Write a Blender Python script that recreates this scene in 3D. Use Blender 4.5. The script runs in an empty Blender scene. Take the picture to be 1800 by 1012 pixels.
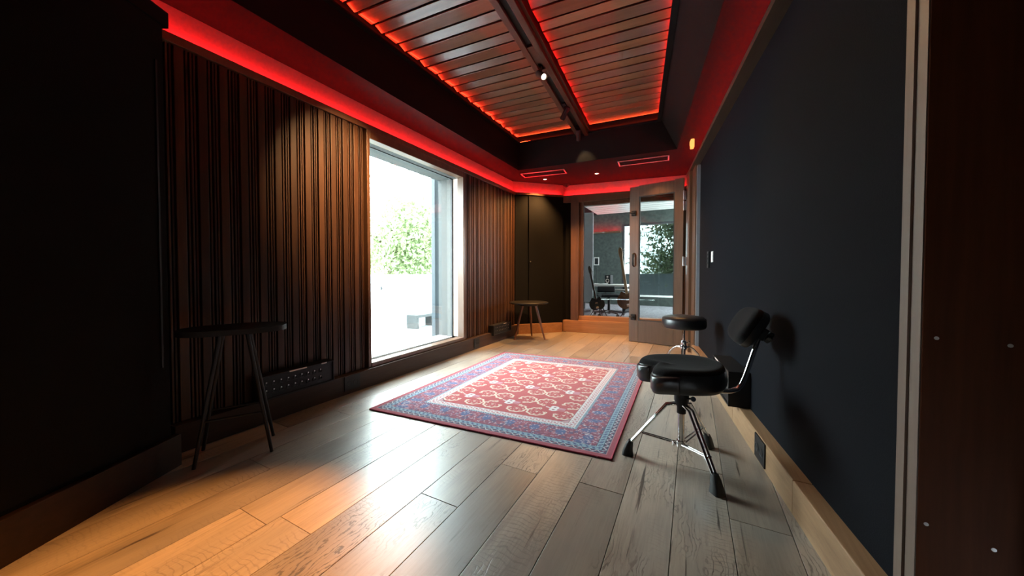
import bpy, bmesh, math, random
import numpy as np
from mathutils import Vector, Matrix

random.seed(7)
S = bpy.context.scene
COL = S.collection
PI = math.pi
R = math.radians

# ---------------------------------------------------------------- camera, world, exposure
YAW = R(27.8)          # the camera looks 27.8 degrees left of the room's long axis (+Y)
PITCH = R(1.27)
cam = bpy.data.cameras.new('camera')
cam.sensor_width = 36.0
cam.lens = 12.0
cam.shift_y = -12.7 / 1800
cam.clip_start = 0.02
cam_o = bpy.data.objects.new('camera', cam)
COL.objects.link(cam_o)
cam_o.location = (0, 0, 0.95)
cam_o.rotation_euler = (PI / 2 - PITCH, 0, YAW)
S.camera = cam_o

SKY = 36.0
w = bpy.data.worlds.new('overcast_sky')
S.world = w
w.use_nodes = True
wn = w.node_tree.nodes
bgn = wn['Background']
bgn.inputs[0].default_value = (0.86, 0.95, 1.0, 1)
bgn.inputs[1].default_value = SKY

S.view_settings.view_transform = 'Standard'
S.view_settings.look = 'None'
S.view_settings.gamma = 1.0
S.view_settings.use_curve_mapping = False
S.view_settings.exposure = 0.0


def portal(name, loc, rot, sx, sy):
    l = bpy.data.lights.new(name, 'AREA')
    l.shape = 'RECTANGLE'
    l.size, l.size_y = sx, sy
    l.cycles.is_portal = True
    o = bpy.data.objects.new(name, l)
    COL.objects.link(o)
    o.location, o.rotation_euler = loc, rot
    return o


portal('window_portal', (-2.60, 2.67, 1.13), (0, R(-90), 0), 1.95, 1.40)
portal('control_added_opening_portal', (0.94, 8.20, 1.52), (0, R(90), 0), 1.45, 1.5)  # serves the added, unseen side opening that brightens the control room
portal('control_window_portal', (-1.15, 9.26, 1.28), (R(-90), 0, 0), 2.5, 1.9)

WARM = (1.0, 0.62, 0.30)


def spot(name, loc, target, power, cone, blend, color=WARM, radius=0.02):
    l = bpy.data.lights.new(name, 'SPOT')
    l.energy, l.color = power, color
    l.spot_size, l.spot_blend = R(cone), blend
    l.shadow_soft_size = radius
    o = bpy.data.objects.new(name, l)
    COL.objects.link(o)
    o.location = loc
    d = Vector(target) - Vector(loc)
    o.rotation_euler = d.to_track_quat('-Z', 'Y').to_euler()
    return o


# ---------------------------------------------------------------- materials
def mat(name):
    m = bpy.data.materials.new(name)
    m.use_nodes = True
    nt = m.node_tree
    return m, nt, nt.nodes['Principled BSDF']


def N(nt, t, **kw):
    n = nt.nodes.new(t)
    for k, v in kw.items():
        if k.startswith('i_'):
            key = k[2:]
            key = int(key) if key.isdigit() else key.replace('_', ' ')
            n.inputs[key].default_value = v
        else:
            setattr(n, k, v)
    return n


def L(nt, a, b):
    nt.links.new(a, b)


def ramp(nt, stops):
    n = nt.nodes.new('ShaderNodeValToRGB')
    e = n.color_ramp.elements
    while len(e) < len(stops):
        e.new(0.5)
    for i, (p, c) in enumerate(stops):
        e[i].position = p
        e[i].color = (*c, 1) if len(c) == 3 else c
    return n


def plain(name, color, rough=0.5, metal=0.0, coat=0.0, noise=0.0, nscale=40.0, bump=0.0, spec=0.5, sheen=0.0):
    m, nt, b = mat(name)
    b.inputs['Base Color'].default_value = (*color, 1)
    b.inputs['Roughness'].default_value = rough
    b.inputs['Metallic'].default_value = metal
    b.inputs['Coat Weight'].default_value = coat
    b.inputs['Specular IOR Level'].default_value = spec
    b.inputs['Sheen Weight'].default_value = sheen
    if noise or bump:
        tc = N(nt, 'ShaderNodeTexCoord')
        nz = N(nt, 'ShaderNodeTexNoise', i_Scale=nscale, i_Detail=6.0)
        L(nt, tc.outputs['Object'], nz.inputs['Vector'])
        if noise:
            r = ramp(nt, [(0.3, tuple(c * (1 - noise) for c in color)), (0.7, tuple(min(1, c * (1 + noise)) for c in color))])
            L(nt, nz.outputs['Fac'], r.inputs['Fac'])
            L(nt, r.outputs['Color'], b.inputs['Base Color'])
        if bump:
            bp = N(nt, 'ShaderNodeBump', i_Strength=bump, i_Distance=0.002)
            L(nt, nz.outputs['Fac'], bp.inputs['Height'])
            L(nt, bp.outputs['Normal'], b.inputs['Normal'])
    return m


def wood(name, dark, light, axis='Z', rough=0.4, coat=0.0, fine=60.0, bump=0.15, vary=0.25, stretch=18.0, spec=0.5):
    """straight-grained timber, grain along the object's own axis; each board gets its own tone"""
    m, nt, b = mat(name)
    tc = N(nt, 'ShaderNodeTexCoord')
    oi = N(nt, 'ShaderNodeObjectInfo')
    mul = N(nt, 'ShaderNodeMath', operation='MULTIPLY', i_1=37.0)
    L(nt, oi.outputs['Random'], mul.inputs[0])
    add = N(nt, 'ShaderNodeVectorMath', operation='ADD')
    L(nt, tc.outputs['Object'], add.inputs[0])
    L(nt, mul.outputs[0], add.inputs[1])
    mp = N(nt, 'ShaderNodeMapping')
    sc = [1.0, 1.0, 1.0]
    sc['XYZ'.index(axis)] = 1.0 / stretch
    mp.inputs['Scale'].default_value = sc
    L(nt, add.outputs[0], mp.inputs['Vector'])
    n1 = N(nt, 'ShaderNodeTexNoise', i_Scale=fine, i_Detail=8.0, i_Roughness=0.65)
    n2 = N(nt, 'ShaderNodeTexNoise', i_Scale=fine * 0.22, i_Detail=3.0, i_Distortion=0.6)
    L(nt, mp.outputs[0], n1.inputs['Vector'])
    L(nt, mp.outputs[0], n2.inputs['Vector'])
    mx = N(nt, 'ShaderNodeMath', operation='MULTIPLY_ADD', i_1=0.55, i_2=0.0)
    L(nt, n1.outputs['Fac'], mx.inputs[0])
    ad = N(nt, 'ShaderNodeMath', operation='MULTIPLY_ADD', i_1=0.45)
    L(nt, n2.outputs['Fac'], ad.inputs[0])
    L(nt, mx.outputs[0], ad.inputs[2])
    r = ramp(nt, [(0.33, dark), (0.66, light)])
    L(nt, ad.outputs[0], r.inputs['Fac'])
    hsv = N(nt, 'ShaderNodeHueSaturation')
    mr = N(nt, 'ShaderNodeMapRange')
    mr.inputs['To Min'].default_value = 1 - vary
    mr.inputs['To Max'].default_value = 1 + vary
    L(nt, oi.outputs['Random'], mr.inputs['Value'])
    L(nt, mr.outputs[0], hsv.inputs['Value'])
    L(nt, r.outputs['Color'], hsv.inputs['Color'])
    L(nt, hsv.outputs['Color'], b.inputs['Base Color'])
    b.inputs['Roughness'].default_value = rough
    b.inputs['Coat Weight'].default_value = coat
    b.inputs['Specular IOR Level'].default_value = spec
    bp = N(nt, 'ShaderNodeBump', i_Strength=bump, i_Distance=0.002)
    L(nt, n1.outputs['Fac'], bp.inputs['Height'])
    L(nt, bp.outputs['Normal'], b.inputs['Normal'])
    return m


def floor_wood():
    """weathered oak boards: long grain, curly dark figure in patches, worn grey tone, open relief"""
    m, nt, b = mat('weathered_oak')
    tc = N(nt, 'ShaderNodeTexCoord')
    oi = N(nt, 'ShaderNodeObjectInfo')
    mul = N(nt, 'ShaderNodeMath', operation='MULTIPLY', i_1=53.0)
    L(nt, oi.outputs['Random'], mul.inputs[0])
    add = N(nt, 'ShaderNodeVectorMath', operation='ADD')
    L(nt, tc.outputs['Object'], add.inputs[0])
    L(nt, mul.outputs[0], add.inputs[1])

    def mapped(sx, sy):
        mp = N(nt, 'ShaderNodeMapping')
        mp.inputs['Scale'].default_value = (sx, sy, 1)
        L(nt, add.outputs[0], mp.inputs['Vector'])
        return mp
    fine = N(nt, 'ShaderNodeTexNoise', i_Scale=110.0, i_Detail=8.0, i_Roughness=0.7)
    L(nt, mapped(1, 0.05).outputs[0], fine.inputs['Vector'])
    broad = N(nt, 'ShaderNodeTexNoise', i_Scale=7.0, i_Detail=4.0, i_Distortion=0.8)
    L(nt, mapped(1, 0.3).outputs[0], broad.inputs['Vector'])
    # curly figure: bands across the board bent by noise
    wv = N(nt, 'ShaderNodeTexWave', i_Scale=16.0, i_Distortion=22.0, i_Detail=4.0, i_Detail_Scale=1.3)
    wv.wave_type = 'BANDS'
    wv.bands_direction = 'X'
    L(nt, mapped(1, 0.30).outputs[0], wv.inputs['Vector'])
    wr = ramp(nt, [(0.0, (1, 1, 1)), (0.22, (0, 0, 0))])
    L(nt, wv.outputs['Fac'], wr.inputs['Fac'])
    pm = N(nt, 'ShaderNodeTexNoise', i_Scale=2.6, i_Detail=2.0)
    L(nt, mapped(1.4, 0.6).outputs[0], pm.inputs['Vector'])
    pr = ramp(nt, [(0.50, (0, 0, 0)), (0.62, (1, 1, 1))])
    L(nt, pm.outputs['Fac'], pr.inputs['Fac'])
    fig = N(nt, 'ShaderNodeMath', operation='MULTIPLY')
    L(nt, wr.outputs['Color'], fig.inputs[0])
    L(nt, pr.outputs['Color'], fig.inputs[1])
    # saw ripples running across some of the boards
    w2 = N(nt, 'ShaderNodeTexWave', i_Scale=16.0, i_Distortion=12.0, i_Detail=5.0, i_Detail_Scale=0.8)
    w2.wave_type = 'BANDS'
    w2.bands_direction = 'Y'
    L(nt, mapped(0.8, 1.0).outputs[0], w2.inputs['Vector'])
    w2r = ramp(nt, [(0.0, (1, 1, 1)), (0.20, (0, 0, 0))])
    L(nt, w2.outputs['Fac'], w2r.inputs['Fac'])
    p2m = N(nt, 'ShaderNodeTexNoise', i_Scale=2.2, i_Detail=3.0)
    L(nt, mapped(2.0, 0.5).outputs[0], p2m.inputs['Vector'])
    p2r = ramp(nt, [(0.52, (0, 0, 0)), (0.66, (0.5, 0.5, 0.5))])
    L(nt, p2m.outputs['Fac'], p2r.inputs['Fac'])
    fig2 = N(nt, 'ShaderNodeMath', operation='MULTIPLY')
    L(nt, w2r.outputs['Color'], fig2.inputs[0])
    L(nt, p2r.outputs['Color'], fig2.inputs[1])
    fig1 = fig
    fig = N(nt, 'ShaderNodeMath', operation='MAXIMUM')
    L(nt, fig1.outputs[0], fig.inputs[0])
    L(nt, fig2.outputs[0], fig.inputs[1])
    # base colour
    c1 = ramp(nt, [(0.30, (0.170, 0.136, 0.104)), (0.50, (0.315, 0.260, 0.202)), (0.72, (0.440, 0.370, 0.290))])
    sm = N(nt, 'ShaderNodeMath', operation='MULTIPLY_ADD', i_1=0.5, i_2=0.0)
    L(nt, fine.outputs['Fac'], sm.inputs[0])
    sm2 = N(nt, 'ShaderNodeMath', operation='MULTIPLY_ADD', i_1=0.5)
    L(nt, broad.outputs['Fac'], sm2.inputs[0])
    L(nt, sm.outputs[0], sm2.inputs[2])
    L(nt, sm2.outputs[0], c1.inputs['Fac'])
    # grey wear
    gn = N(nt, 'ShaderNodeTexNoise', i_Scale=4.0, i_Detail=5.0)
    L(nt, mapped(1.0, 0.35).outputs[0], gn.inputs['Vector'])
    gr = ramp(nt, [(0.42, (0, 0, 0)), (0.68, (0.75, 0.75, 0.75))])
    L(nt, gn.outputs['Fac'], gr.inputs['Fac'])
    gm = N(nt, 'ShaderNodeMix', data_type='RGBA')
    L(nt, gr.outputs['Color'], gm.inputs[0])
    L(nt, c1.outputs['Color'], gm.inputs[6])
    gm.inputs[7].default_value = (0.235, 0.215, 0.190, 1)
    dm = N(nt, 'ShaderNodeMix', data_type='RGBA')
    fs = N(nt, 'ShaderNodeMath', operation='MULTIPLY', i_1=0.85)
    L(nt, fig.outputs[0], fs.inputs[0])
    L(nt, fs.outputs[0], dm.inputs[0])
    L(nt, gm.outputs[2], dm.inputs[6])
    dm.inputs[7].default_value = (0.055, 0.042, 0.032, 1)
    # long open cracks along the grain
    ck = N(nt, 'ShaderNodeTexNoise', i_Scale=38.0, i_Detail=5.0, i_Roughness=0.6, i_Distortion=0.5)
    L(nt, mapped(1.0, 0.045).outputs[0], ck.inputs['Vector'])
    cr = ramp(nt, [(0.31, (1, 1, 1)), (0.37, (0, 0, 0))])
    L(nt, ck.outputs['Fac'], cr.inputs['Fac'])
    cm = N(nt, 'ShaderNodeMix', data_type='RGBA')
    L(nt, cr.outputs['Color'], cm.inputs[0])
    L(nt, dm.outputs[2], cm.inputs[6])
    cm.inputs[7].default_value = (0.060, 0.047, 0.036, 1)
    # knots and nail holes
    vo = N(nt, 'ShaderNodeTexVoronoi', i_Scale=5.5)
    L(nt, mapped(1.0, 0.8).outputs[0], vo.inputs['Vector'])
    vr = ramp(nt, [(0.0, (1, 1, 1)), (0.035, (0, 0, 0))])
    L(nt, vo.outputs['Distance'], vr.inputs['Fac'])
    km = N(nt, 'ShaderNodeMix', data_type='RGBA')
    L(nt, vr.outputs['Color'], km.inputs[0])
    L(nt, cm.outputs[2], km.inputs[6])
    km.inputs[7].default_value = (0.02, 0.014, 0.01, 1)
    hsv = N(nt, 'ShaderNodeHueSaturation')
    mr = N(nt, 'ShaderNodeMapRange')
    mr.inputs['To Min'].default_value = 0.75
    mr.inputs['To Max'].default_value = 1.30
    L(nt, oi.outputs['Random'], mr.inputs['Value'])
    L(nt, mr.outputs[0], hsv.inputs['Value'])
    L(nt, km.outputs[2], hsv.inputs['Color'])
    L(nt, hsv.outputs['Color'], b.inputs['Base Color'])
    rr = N(nt, 'ShaderNodeMapRange')
    rr.inputs['To Min'].default_value = 0.26
    rr.inputs['To Max'].default_value = 0.48
    b.inputs['Coat Weight'].default_value = 1.0
    b.inputs['Coat Roughness'].default_value = 0.33
    L(nt, broad.outputs['Fac'], rr.inputs['Value'])
    L(nt, rr.outputs[0], b.inputs['Roughness'])
    hh = N(nt, 'ShaderNodeMath', operation='MULTIPLY_ADD', i_1=-1.6)
    L(nt, fig.outputs[0], hh.inputs[0])
    L(nt, fine.outputs['Fac'], hh.inputs[2])
    bp = N(nt, 'ShaderNodeBump', i_Strength=0.30, i_Distance=0.002)
    L(nt, hh.outputs[0], bp.inputs['Height'])
    L(nt, bp.outputs['Normal'], b.inputs['Normal'])
    return m


def emit(name, color, strength):
    m = bpy.data.materials.new(name)
    m.use_nodes = True
    nt = m.node_tree
    nt.nodes.clear()
    o = nt.nodes.new('ShaderNodeOutputMaterial')
    e = nt.nodes.new('ShaderNodeEmission')
    e.inputs[0].default_value = (*color, 1)
    e.inputs[1].default_value = strength
    nt.links.new(e.outputs[0], o.inputs[0])
    return m


def pane_glass(name, tint=(0.93, 0.97, 0.96), refl=0.6):
    m = bpy.data.materials.new(name)
    m.use_nodes = True
    nt = m.node_tree
    nt.nodes.clear()
    o = nt.nodes.new('ShaderNodeOutputMaterial')
    t = nt.nodes.new('ShaderNodeBsdfTransparent')
    t.inputs[0].default_value = (*tint, 1)
    g = nt.nodes.new('ShaderNodeBsdfGlossy')
    g.inputs['Roughness'].default_value = 0.01
    f = nt.nodes.new('ShaderNodeFresnel')
    f.inputs[0].default_value = 1.45
    mu = N(nt, 'ShaderNodeMath', operation='MULTIPLY', i_1=refl)
    mx = nt.nodes.new('ShaderNodeMixShader')
    nt.links.new(f.outputs[0], mu.inputs[0])
    nt.links.new(mu.outputs[0], mx.inputs[0])
    nt.links.new(t.outputs[0], mx.inputs[1])
    nt.links.new(g.outputs[0], mx.inputs[2])
    nt.links.new(mx.outputs[0], o.inputs[0])
    return m


def attr_mat(name, rough=0.9):
    m, nt, b = mat(name)
    a = N(nt, 'ShaderNodeAttribute', attribute_name='weave')
    L(nt, a.outputs['Color'], b.inputs['Base Color'])
    b.inputs['Roughness'].default_value = rough
    b.inputs['Specular IOR Level'].default_value = 0.25
    b.inputs['Sheen Weight'].default_value = 0.25
    tc = N(nt, 'ShaderNodeTexCoord')
    nz = N(nt, 'ShaderNodeTexNoise', i_Scale=350.0, i_Detail=3.0)
    L(nt, tc.outputs['Object'], nz.inputs['Vector'])
    bp = N(nt, 'ShaderNodeBump', i_Strength=0.6, i_Distance=0.002)
    L(nt, nz.outputs['Fac'], bp.inputs['Height'])
    L(nt, bp.outputs['Normal'], b.inputs['Normal'])
    return m


def leaf_mat(lo=(0.16, 0.22, 0.095), hi=(0.36, 0.42, 0.25)):
    m, nt, b = mat('leaves')
    oi = N(nt, 'ShaderNodeTexCoord')
    nz = N(nt, 'ShaderNodeTexNoise', i_Scale=3.0, i_Detail=3.0)
    L(nt, oi.outputs['Object'], nz.inputs['Vector'])
    r = ramp(nt, [(0.3, lo), (0.7, hi)])
    L(nt, nz.outputs['Fac'], r.inputs['Fac'])
    L(nt, r.outputs['Color'], b.inputs['Base Color'])
    b.inputs['Roughness'].default_value = 0.6
    tr = N(nt, 'ShaderNodeBsdfTranslucent')
    L(nt, r.outputs['Color'], tr.inputs['Color'])
    mx = N(nt, 'ShaderNodeMixShader', i_0=0.5)
    L(nt, b.outputs[0], mx.inputs[1])
    L(nt, tr.outputs[0], mx.inputs[2])
    L(nt, mx.outputs[0], nt.nodes['Material Output'].inputs[0])
    return m


M = dict(
    oak=floor_wood(),
    sub=plain('subfloor_dark', (0.012, 0.009, 0.007), 0.9, noise=0.3),
    wall_wood=wood('walnut_slats', (0.020, 0.0085, 0.0038), (0.066, 0.028, 0.0115), 'Z', 0.45, 0.0, 70, 0.2, 0.40, 18.0, 0.3),
    wall_wood_back=wood('walnut_backing', (0.030, 0.013, 0.006), (0.060, 0.026, 0.011), 'Z', 0.6, 0.0),
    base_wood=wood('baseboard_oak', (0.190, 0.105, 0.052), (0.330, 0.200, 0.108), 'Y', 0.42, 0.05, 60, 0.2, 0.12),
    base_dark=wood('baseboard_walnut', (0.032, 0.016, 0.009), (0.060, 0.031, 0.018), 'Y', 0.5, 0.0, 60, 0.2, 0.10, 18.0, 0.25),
    base_shaded=wood('baseboard_walnut_shaded', (0.014, 0.0072, 0.0042), (0.027, 0.014, 0.008), 'Y', 0.55, 0.0, 60, 0.2, 0.10, 18.0, 0.2),  # same walnut as base_dark, with the unlit corner's shade put into the colour
    step_wood=wood('threshold_pine', (0.270, 0.120, 0.045), (0.430, 0.205, 0.085), 'X', 0.4, 0.1, 50, 0.15, 0.08),
    frame_wood=wood('frame_walnut', (0.075, 0.034, 0.016), (0.130, 0.062, 0.030), 'Z', 0.4, 0.1, 55, 0.15, 0.10),
    door_wood=wood('door_walnut', (0.090, 0.050, 0.029), (0.150, 0.086, 0.050), 'Z', 0.38, 0.1, 55, 0.15, 0.06),
    jamb_wood=wood('jamb_mahogany', (0.055, 0.016, 0.006), (0.100, 0.031, 0.011), 'Z', 0.6, 0.0, 45, 0.15, 0.08, 18.0, 0.12),
    casing_wood=wood('casing_beech', (0.125, 0.085, 0.064), (0.185, 0.130, 0.098), 'Z', 0.5, 0.0, 45, 0.1, 0.05),
    ceil_wood=wood('ceiling_planks', (0.105, 0.048, 0.025), (0.185, 0.092, 0.052), 'X', 0.34, 0.25, 60, 0.08, 0.18),
    beam_wood=wood('beam_walnut', (0.036, 0.021, 0.013), (0.064, 0.038, 0.024), 'Y', 0.45, 0.0, 50, 0.1, 0.05),
    navy=plain('navy_fabric', (0.0029, 0.0037, 0.0060), 0.95, noise=0.12, nscale=260, bump=0.25, spec=0.15),
    black_fab=plain('black_fabric', (0.0042, 0.0040, 0.0038), 0.95, noise=0.15, nscale=260, bump=0.25, spec=0.15),
    soffit=plain('black_ceiling_paint', (0.0075, 0.0072, 0.007), 0.8, noise=0.1, nscale=80, spec=0.12),
    cove=plain('cove_paint', (0.22, 0.19, 0.18), 0.75, noise=0.06, nscale=60, spec=0.2),
    black_plastic=plain('black_plastic', (0.010, 0.010, 0.011), 0.5, noise=0.1, spec=0.3),
    black_metal=plain('black_powder_coat', (0.009, 0.009, 0.0095), 0.5, metal=0.0, noise=0.1, spec=0.3),
    rubber=plain('black_rubber', (0.010, 0.010, 0.011), 0.55, noise=0.15, bump=0.1),
    vinyl=plain('black_vinyl', (0.012, 0.012, 0.013), 0.36, noise=0.1, nscale=300, bump=0.15, spec=0.55),
    suede=plain('black_suede', (0.0080, 0.0074, 0.0080), 0.95, noise=0.25, nscale=120, bump=0.3, sheen=0.04, spec=0.1),
    chrome=plain('chrome', (0.78, 0.78, 0.79), 0.10, metal=1.0, noise=0.03),
    steel=plain('brushed_steel', (0.55, 0.55, 0.56), 0.32, metal=1.0, noise=0.05),
    alu=plain('grey_aluminium', (0.30, 0.33, 0.36), 0.4, metal=0.6, noise=0.05),
    post_paint=plain('slate_blue_paint', (0.018, 0.027, 0.034), 0.6, noise=0.05),
    white=plain('white_plastic', (0.78, 0.77, 0.74), 0.5, noise=0.03),
    label=plain('label_tape', (0.62, 0.50, 0.44), 0.6, noise=0.05),
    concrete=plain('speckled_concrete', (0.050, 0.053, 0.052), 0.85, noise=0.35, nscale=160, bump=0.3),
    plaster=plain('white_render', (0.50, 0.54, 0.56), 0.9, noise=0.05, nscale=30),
    terrace=plain('terrace_tiles', (0.50, 0.52, 0.53), 0.7, noise=0.05, nscale=20),
    gasket=plain('dark_gasket', (0.02, 0.022, 0.024), 0.6, noise=0.1),
    bark=plain('bark', (0.13, 0.10, 0.07), 0.9, noise=0.4, nscale=30, bump=0.5),
    leaf=leaf_mat(),
    leaf_dark=leaf_mat((0.028, 0.040, 0.018), (0.075, 0.092, 0.045)),
    glass=pane_glass('window_glass', refl=0.25),
    glass3=pane_glass('tinted_glass', (0.34, 0.36, 0.36)),
    glass2=pane_glass('studio_glass', (0.93, 0.96, 0.95), 0.8),
    led_mid=emit('red_led_tray', (1.0, 0.035, 0.012), 95.0),
    led=emit('red_led', (1.0, 0.010, 0.012), 150.0),
    led_dim=emit('red_led_dim', (1.0, 0.010, 0.012), 60.0),
    led_or=emit('orange_red_led', (1.0, 0.055, 0.012), 60.0),
    lamp=emit('lamp_face', (1.0, 0.80, 0.55), 9.0),
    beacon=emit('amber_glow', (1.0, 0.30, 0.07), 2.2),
    concrete_green=plain('green_grey_concrete', (0.042, 0.053, 0.047), 0.85, noise=0.3, nscale=14, bump=0.2),
    grey_wall=plain('grey_panel', (0.48, 0.50, 0.51), 0.7, noise=0.06, nscale=20),
    ctrl_ceiling=plain('pale_ceiling_board', (0.50, 0.48, 0.46), 0.4, noise=0.08, nscale=20),
    ctrl_carpet=plain('grey_carpet', (0.20, 0.19, 0.21), 0.95, noise=0.5, nscale=25, bump=0.3),
    parapet_grey=plain('parapet_grey', (0.036, 0.043, 0.047), 0.9, noise=0.05),
    blind=plain('white_blind', (0.90, 0.92, 0.93), 0.8, noise=0.02),
    desk=plain('white_laminate', (0.62, 0.60, 0.57), 0.45, noise=0.04),
    maple=wood('maple_neck', (0.36, 0.21, 0.10), (0.50, 0.31, 0.16), 'Z', 0.35, 0.3, 40, 0.05, 0.1),
    sunburst=plain('guitar_body', (0.12, 0.045, 0.02), 0.25, coat=0.5, noise=0.4, nscale=8),
    leg_wood=wood('table_leg_walnut', (0.13, 0.045, 0.020), (0.22, 0.085, 0.040), 'Z', 0.4, 0.1, 50, 0.1, 0.08),
    table_black=plain('black_tabletop', (0.008, 0.0072, 0.0068), 0.45, noise=0.15, nscale=25, spec=0.2),
    rug=attr_mat('rug_weave'),
    rug_edge=plain('rug_binding', (0.36, 0.045, 0.075), 0.9, noise=0.3, nscale=180, bump=0.5),
)


# ---------------------------------------------------------------- mesh helpers
class MB:
    def __init__(self):
        self.bm = bmesh.new()
        self.curved = False

    def box(self, x0, x1, y0, y1, z0, z1, bev=0.0, rot=None, at=None):
        r = bmesh.ops.create_cube(self.bm, size=1.0)
        vs = r['verts']
        for v in vs:
            v.co = Vector(((x0 + x1) / 2 + v.co.x * (x1 - x0), (y0 + y1) / 2 + v.co.y * (y1 - y0), (z0 + z1) / 2 + v.co.z * (z1 - z0)))
        if bev:
            es = list({e for v in vs for e in v.link_edges})
            rr = bmesh.ops.bevel(self.bm, geom=es, offset=bev, segments=2, affect='EDGES', profile=0.5)
            vs = list({v for f in rr['faces'] for v in f.verts} | {v for v in vs if v.is_valid})
        if rot is not None:
            p = Vector(at or (0, 0, 0))
            for v in vs:
                v.co = rot @ (v.co - p) + p
        return self

    def prism(self, pts, z0, z1, bev=0.0):
        """plan polygon (counter-clockwise) extruded in z"""
        lo = [self.bm.verts.new((x, y, z0)) for x, y in pts]
        hi = [self.bm.verts.new((x, y, z1)) for x, y in pts]
        n = len(pts)
        self.bm.faces.new(list(reversed(lo)))
        top = self.bm.faces.new(hi)
        for i in range(n):
            self.bm.faces.new((lo[i], lo[(i + 1) % n], hi[(i + 1) % n], hi[i]))
        if bev:
            es = list(top.edges)
            bmesh.ops.bevel(self.bm, geom=es, offset=bev, segments=2, affect='EDGES', profile=0.5)
        return self

    def tube(self, pts, rad, seg=12, cap=True):
        self.curved = True
        pts = [Vector(p) for p in pts]
        rads = rad if isinstance(rad, (list, tuple)) else [rad] * len(pts)
        rings = []
        prev = None
        for i, p in enumerate(pts):
            if i == 0:
                t = pts[1] - pts[0]
            elif i == len(pts) - 1:
                t = pts[-1] - pts[-2]
            else:
                t = (pts[i + 1] - p).normalized() + (p - pts[i - 1]).normalized()
            t.normalize()
            if prev is None:
                a = Vector((0, 0, 1)) if abs(t.z) < 0.9 else Vector((1, 0, 0))
                u = t.cross(a).normalized()
            else:
                u = (prev - t * prev.dot(t)).normalized()
            prev = u
            v = t.cross(u)
            rings.append([self.bm.verts.new(p + (u * math.cos(2 * PI * k / seg) + v * math.sin(2 * PI * k / seg)) * rads[i]) for k in range(seg)])
        for a, b in zip(rings, rings[1:]):
            for k in range(seg):
                self.bm.faces.new((a[k], a[(k + 1) % seg], b[(k + 1) % seg], b[k]))
        if cap:
            self.bm.faces.new(list(reversed(rings[0])))
            self.bm.faces.new(rings[-1])
        return self

    def lathe(self, prof, seg=32, c=(0, 0), mtx=None):
        """profile of (r, z), around z"""
        self.curved = True
        rings = []
        for r, z in prof:
            if r < 1e-6:
                rings.append([self.bm.verts.new((c[0], c[1], z))])
            else:
                rings.append([self.bm.verts.new((c[0] + r * math.cos(2 * PI * k / seg), c[1] + r * math.sin(2 * PI * k / seg), z)) for k in range(seg)])
        for a, b in zip(rings, rings[1:]):
            for k in range(seg):
                k2 = (k + 1) % seg
                if len(a) == 1 and len(b) == 1:
                    continue
                if len(a) == 1:
                    self.bm.faces.new((a[0], b[k2], b[k]))
                elif len(b) == 1:
                    self.bm.faces.new((a[k], a[k2], b[0]))
                else:
                    self.bm.faces.new((a[k], a[k2], b[k2], b[k]))
        if mtx is not None:
            for rg in rings:
                for v in rg:
                    v.co = mtx @ v.co
        return self

    def loft(self, rings, cap0=True, cap1=True):
        self.curved = True
        rr = [[self.bm.verts.new(p) for p in ring] for ring in rings]
        n = len(rr[0])
        for a, b in zip(rr, rr[1:]):
            for k in range(n):
                self.bm.faces.new((a[k], a[(k + 1) % n], b[(k + 1) % n], b[k]))
        if cap0:
            self.bm.faces.new(list(reversed(rr[0])))
        if cap1:
            self.bm.faces.new(rr[-1])
        return self

    def mesh(self, name, m, sharp=None):
        if sharp is None:
            sharp = 48 if self.curved else 18
        bmesh.ops.recalc_face_normals(self.bm, faces=self.bm.faces)
        me = bpy.data.meshes.new(name)
        self.bm.to_mesh(me)
        self.bm.free()
        me.materials.append(m)
        me.polygons.foreach_set('use_smooth', [True] * len(me.polygons))
        me.set_sharp_from_angle(angle=R(sharp))
        return me

    def build(self, name, m, parent=None, loc=None, rot=None, sharp=None, recenter=False):
        me = self.mesh(name, m, sharp)
        o = bpy.data.objects.new(name, me)
        COL.objects.link(o)
        if recenter:
            c = sum((Vector(b) for b in o.bound_box), Vector()) / 8
            me.transform(Matrix.Translation(-c))
            o.location = c
        if loc is not None:
            o.location = loc
        if rot is not None:
            o.rotation_euler = rot
        if parent is not None:
            o.parent = parent
        return o


def box(name, m, b, parent=None, bev=0.0, **kw):
    return MB().box(*b, bev=bev).build(name, m, parent, **kw)


def inst(me, name, parent=None, loc=(0, 0, 0), rot=(0, 0, 0), scale=(1, 1, 1)):
    o = bpy.data.objects.new(name, me)
    COL.objects.link(o)
    o.location, o.rotation_euler, o.scale = loc, rot, scale
    if parent is not None:
        o.parent = parent
    return o


def empty(name, loc=(0, 0, 0), rz=0.0):
    o = bpy.data.objects.new(name, None)
    o.empty_display_size = 0.1
    COL.objects.link(o)
    o.location = loc
    o.rotation_euler = (0, 0, rz)
    return o


def tag(o, label=None, cat=None, group=None, kind=None):
    if label:
        o['label'] = label
    if cat:
        o['category'] = cat
    if group:
        o['group'] = group
    if kind:
        o['kind'] = kind
    return o


def struct(o, label=None):
    return tag(o, label, kind='structure')


# ---------------------------------------------------------------- plan of the room (metres)
XL = -2.43                               # face of the timber wall
K = 0.1317                               # the right wall closes in with depth: x = x0 - K*y


def xr(y, x0=0.643):
    return x0 - K * y


RA = math.atan(K)                        # its turn
H_TOP = 2.20                             # top of all wall panelling, where the red strips sit
H_SOF = 2.38                             # black lower ceiling
H_CEI = 2.78                             # planked ceiling


def yfar(x, y0=5.327):
    return y0 + 0.135 * (x + 1.724)


FA = math.atan(0.135)

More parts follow.
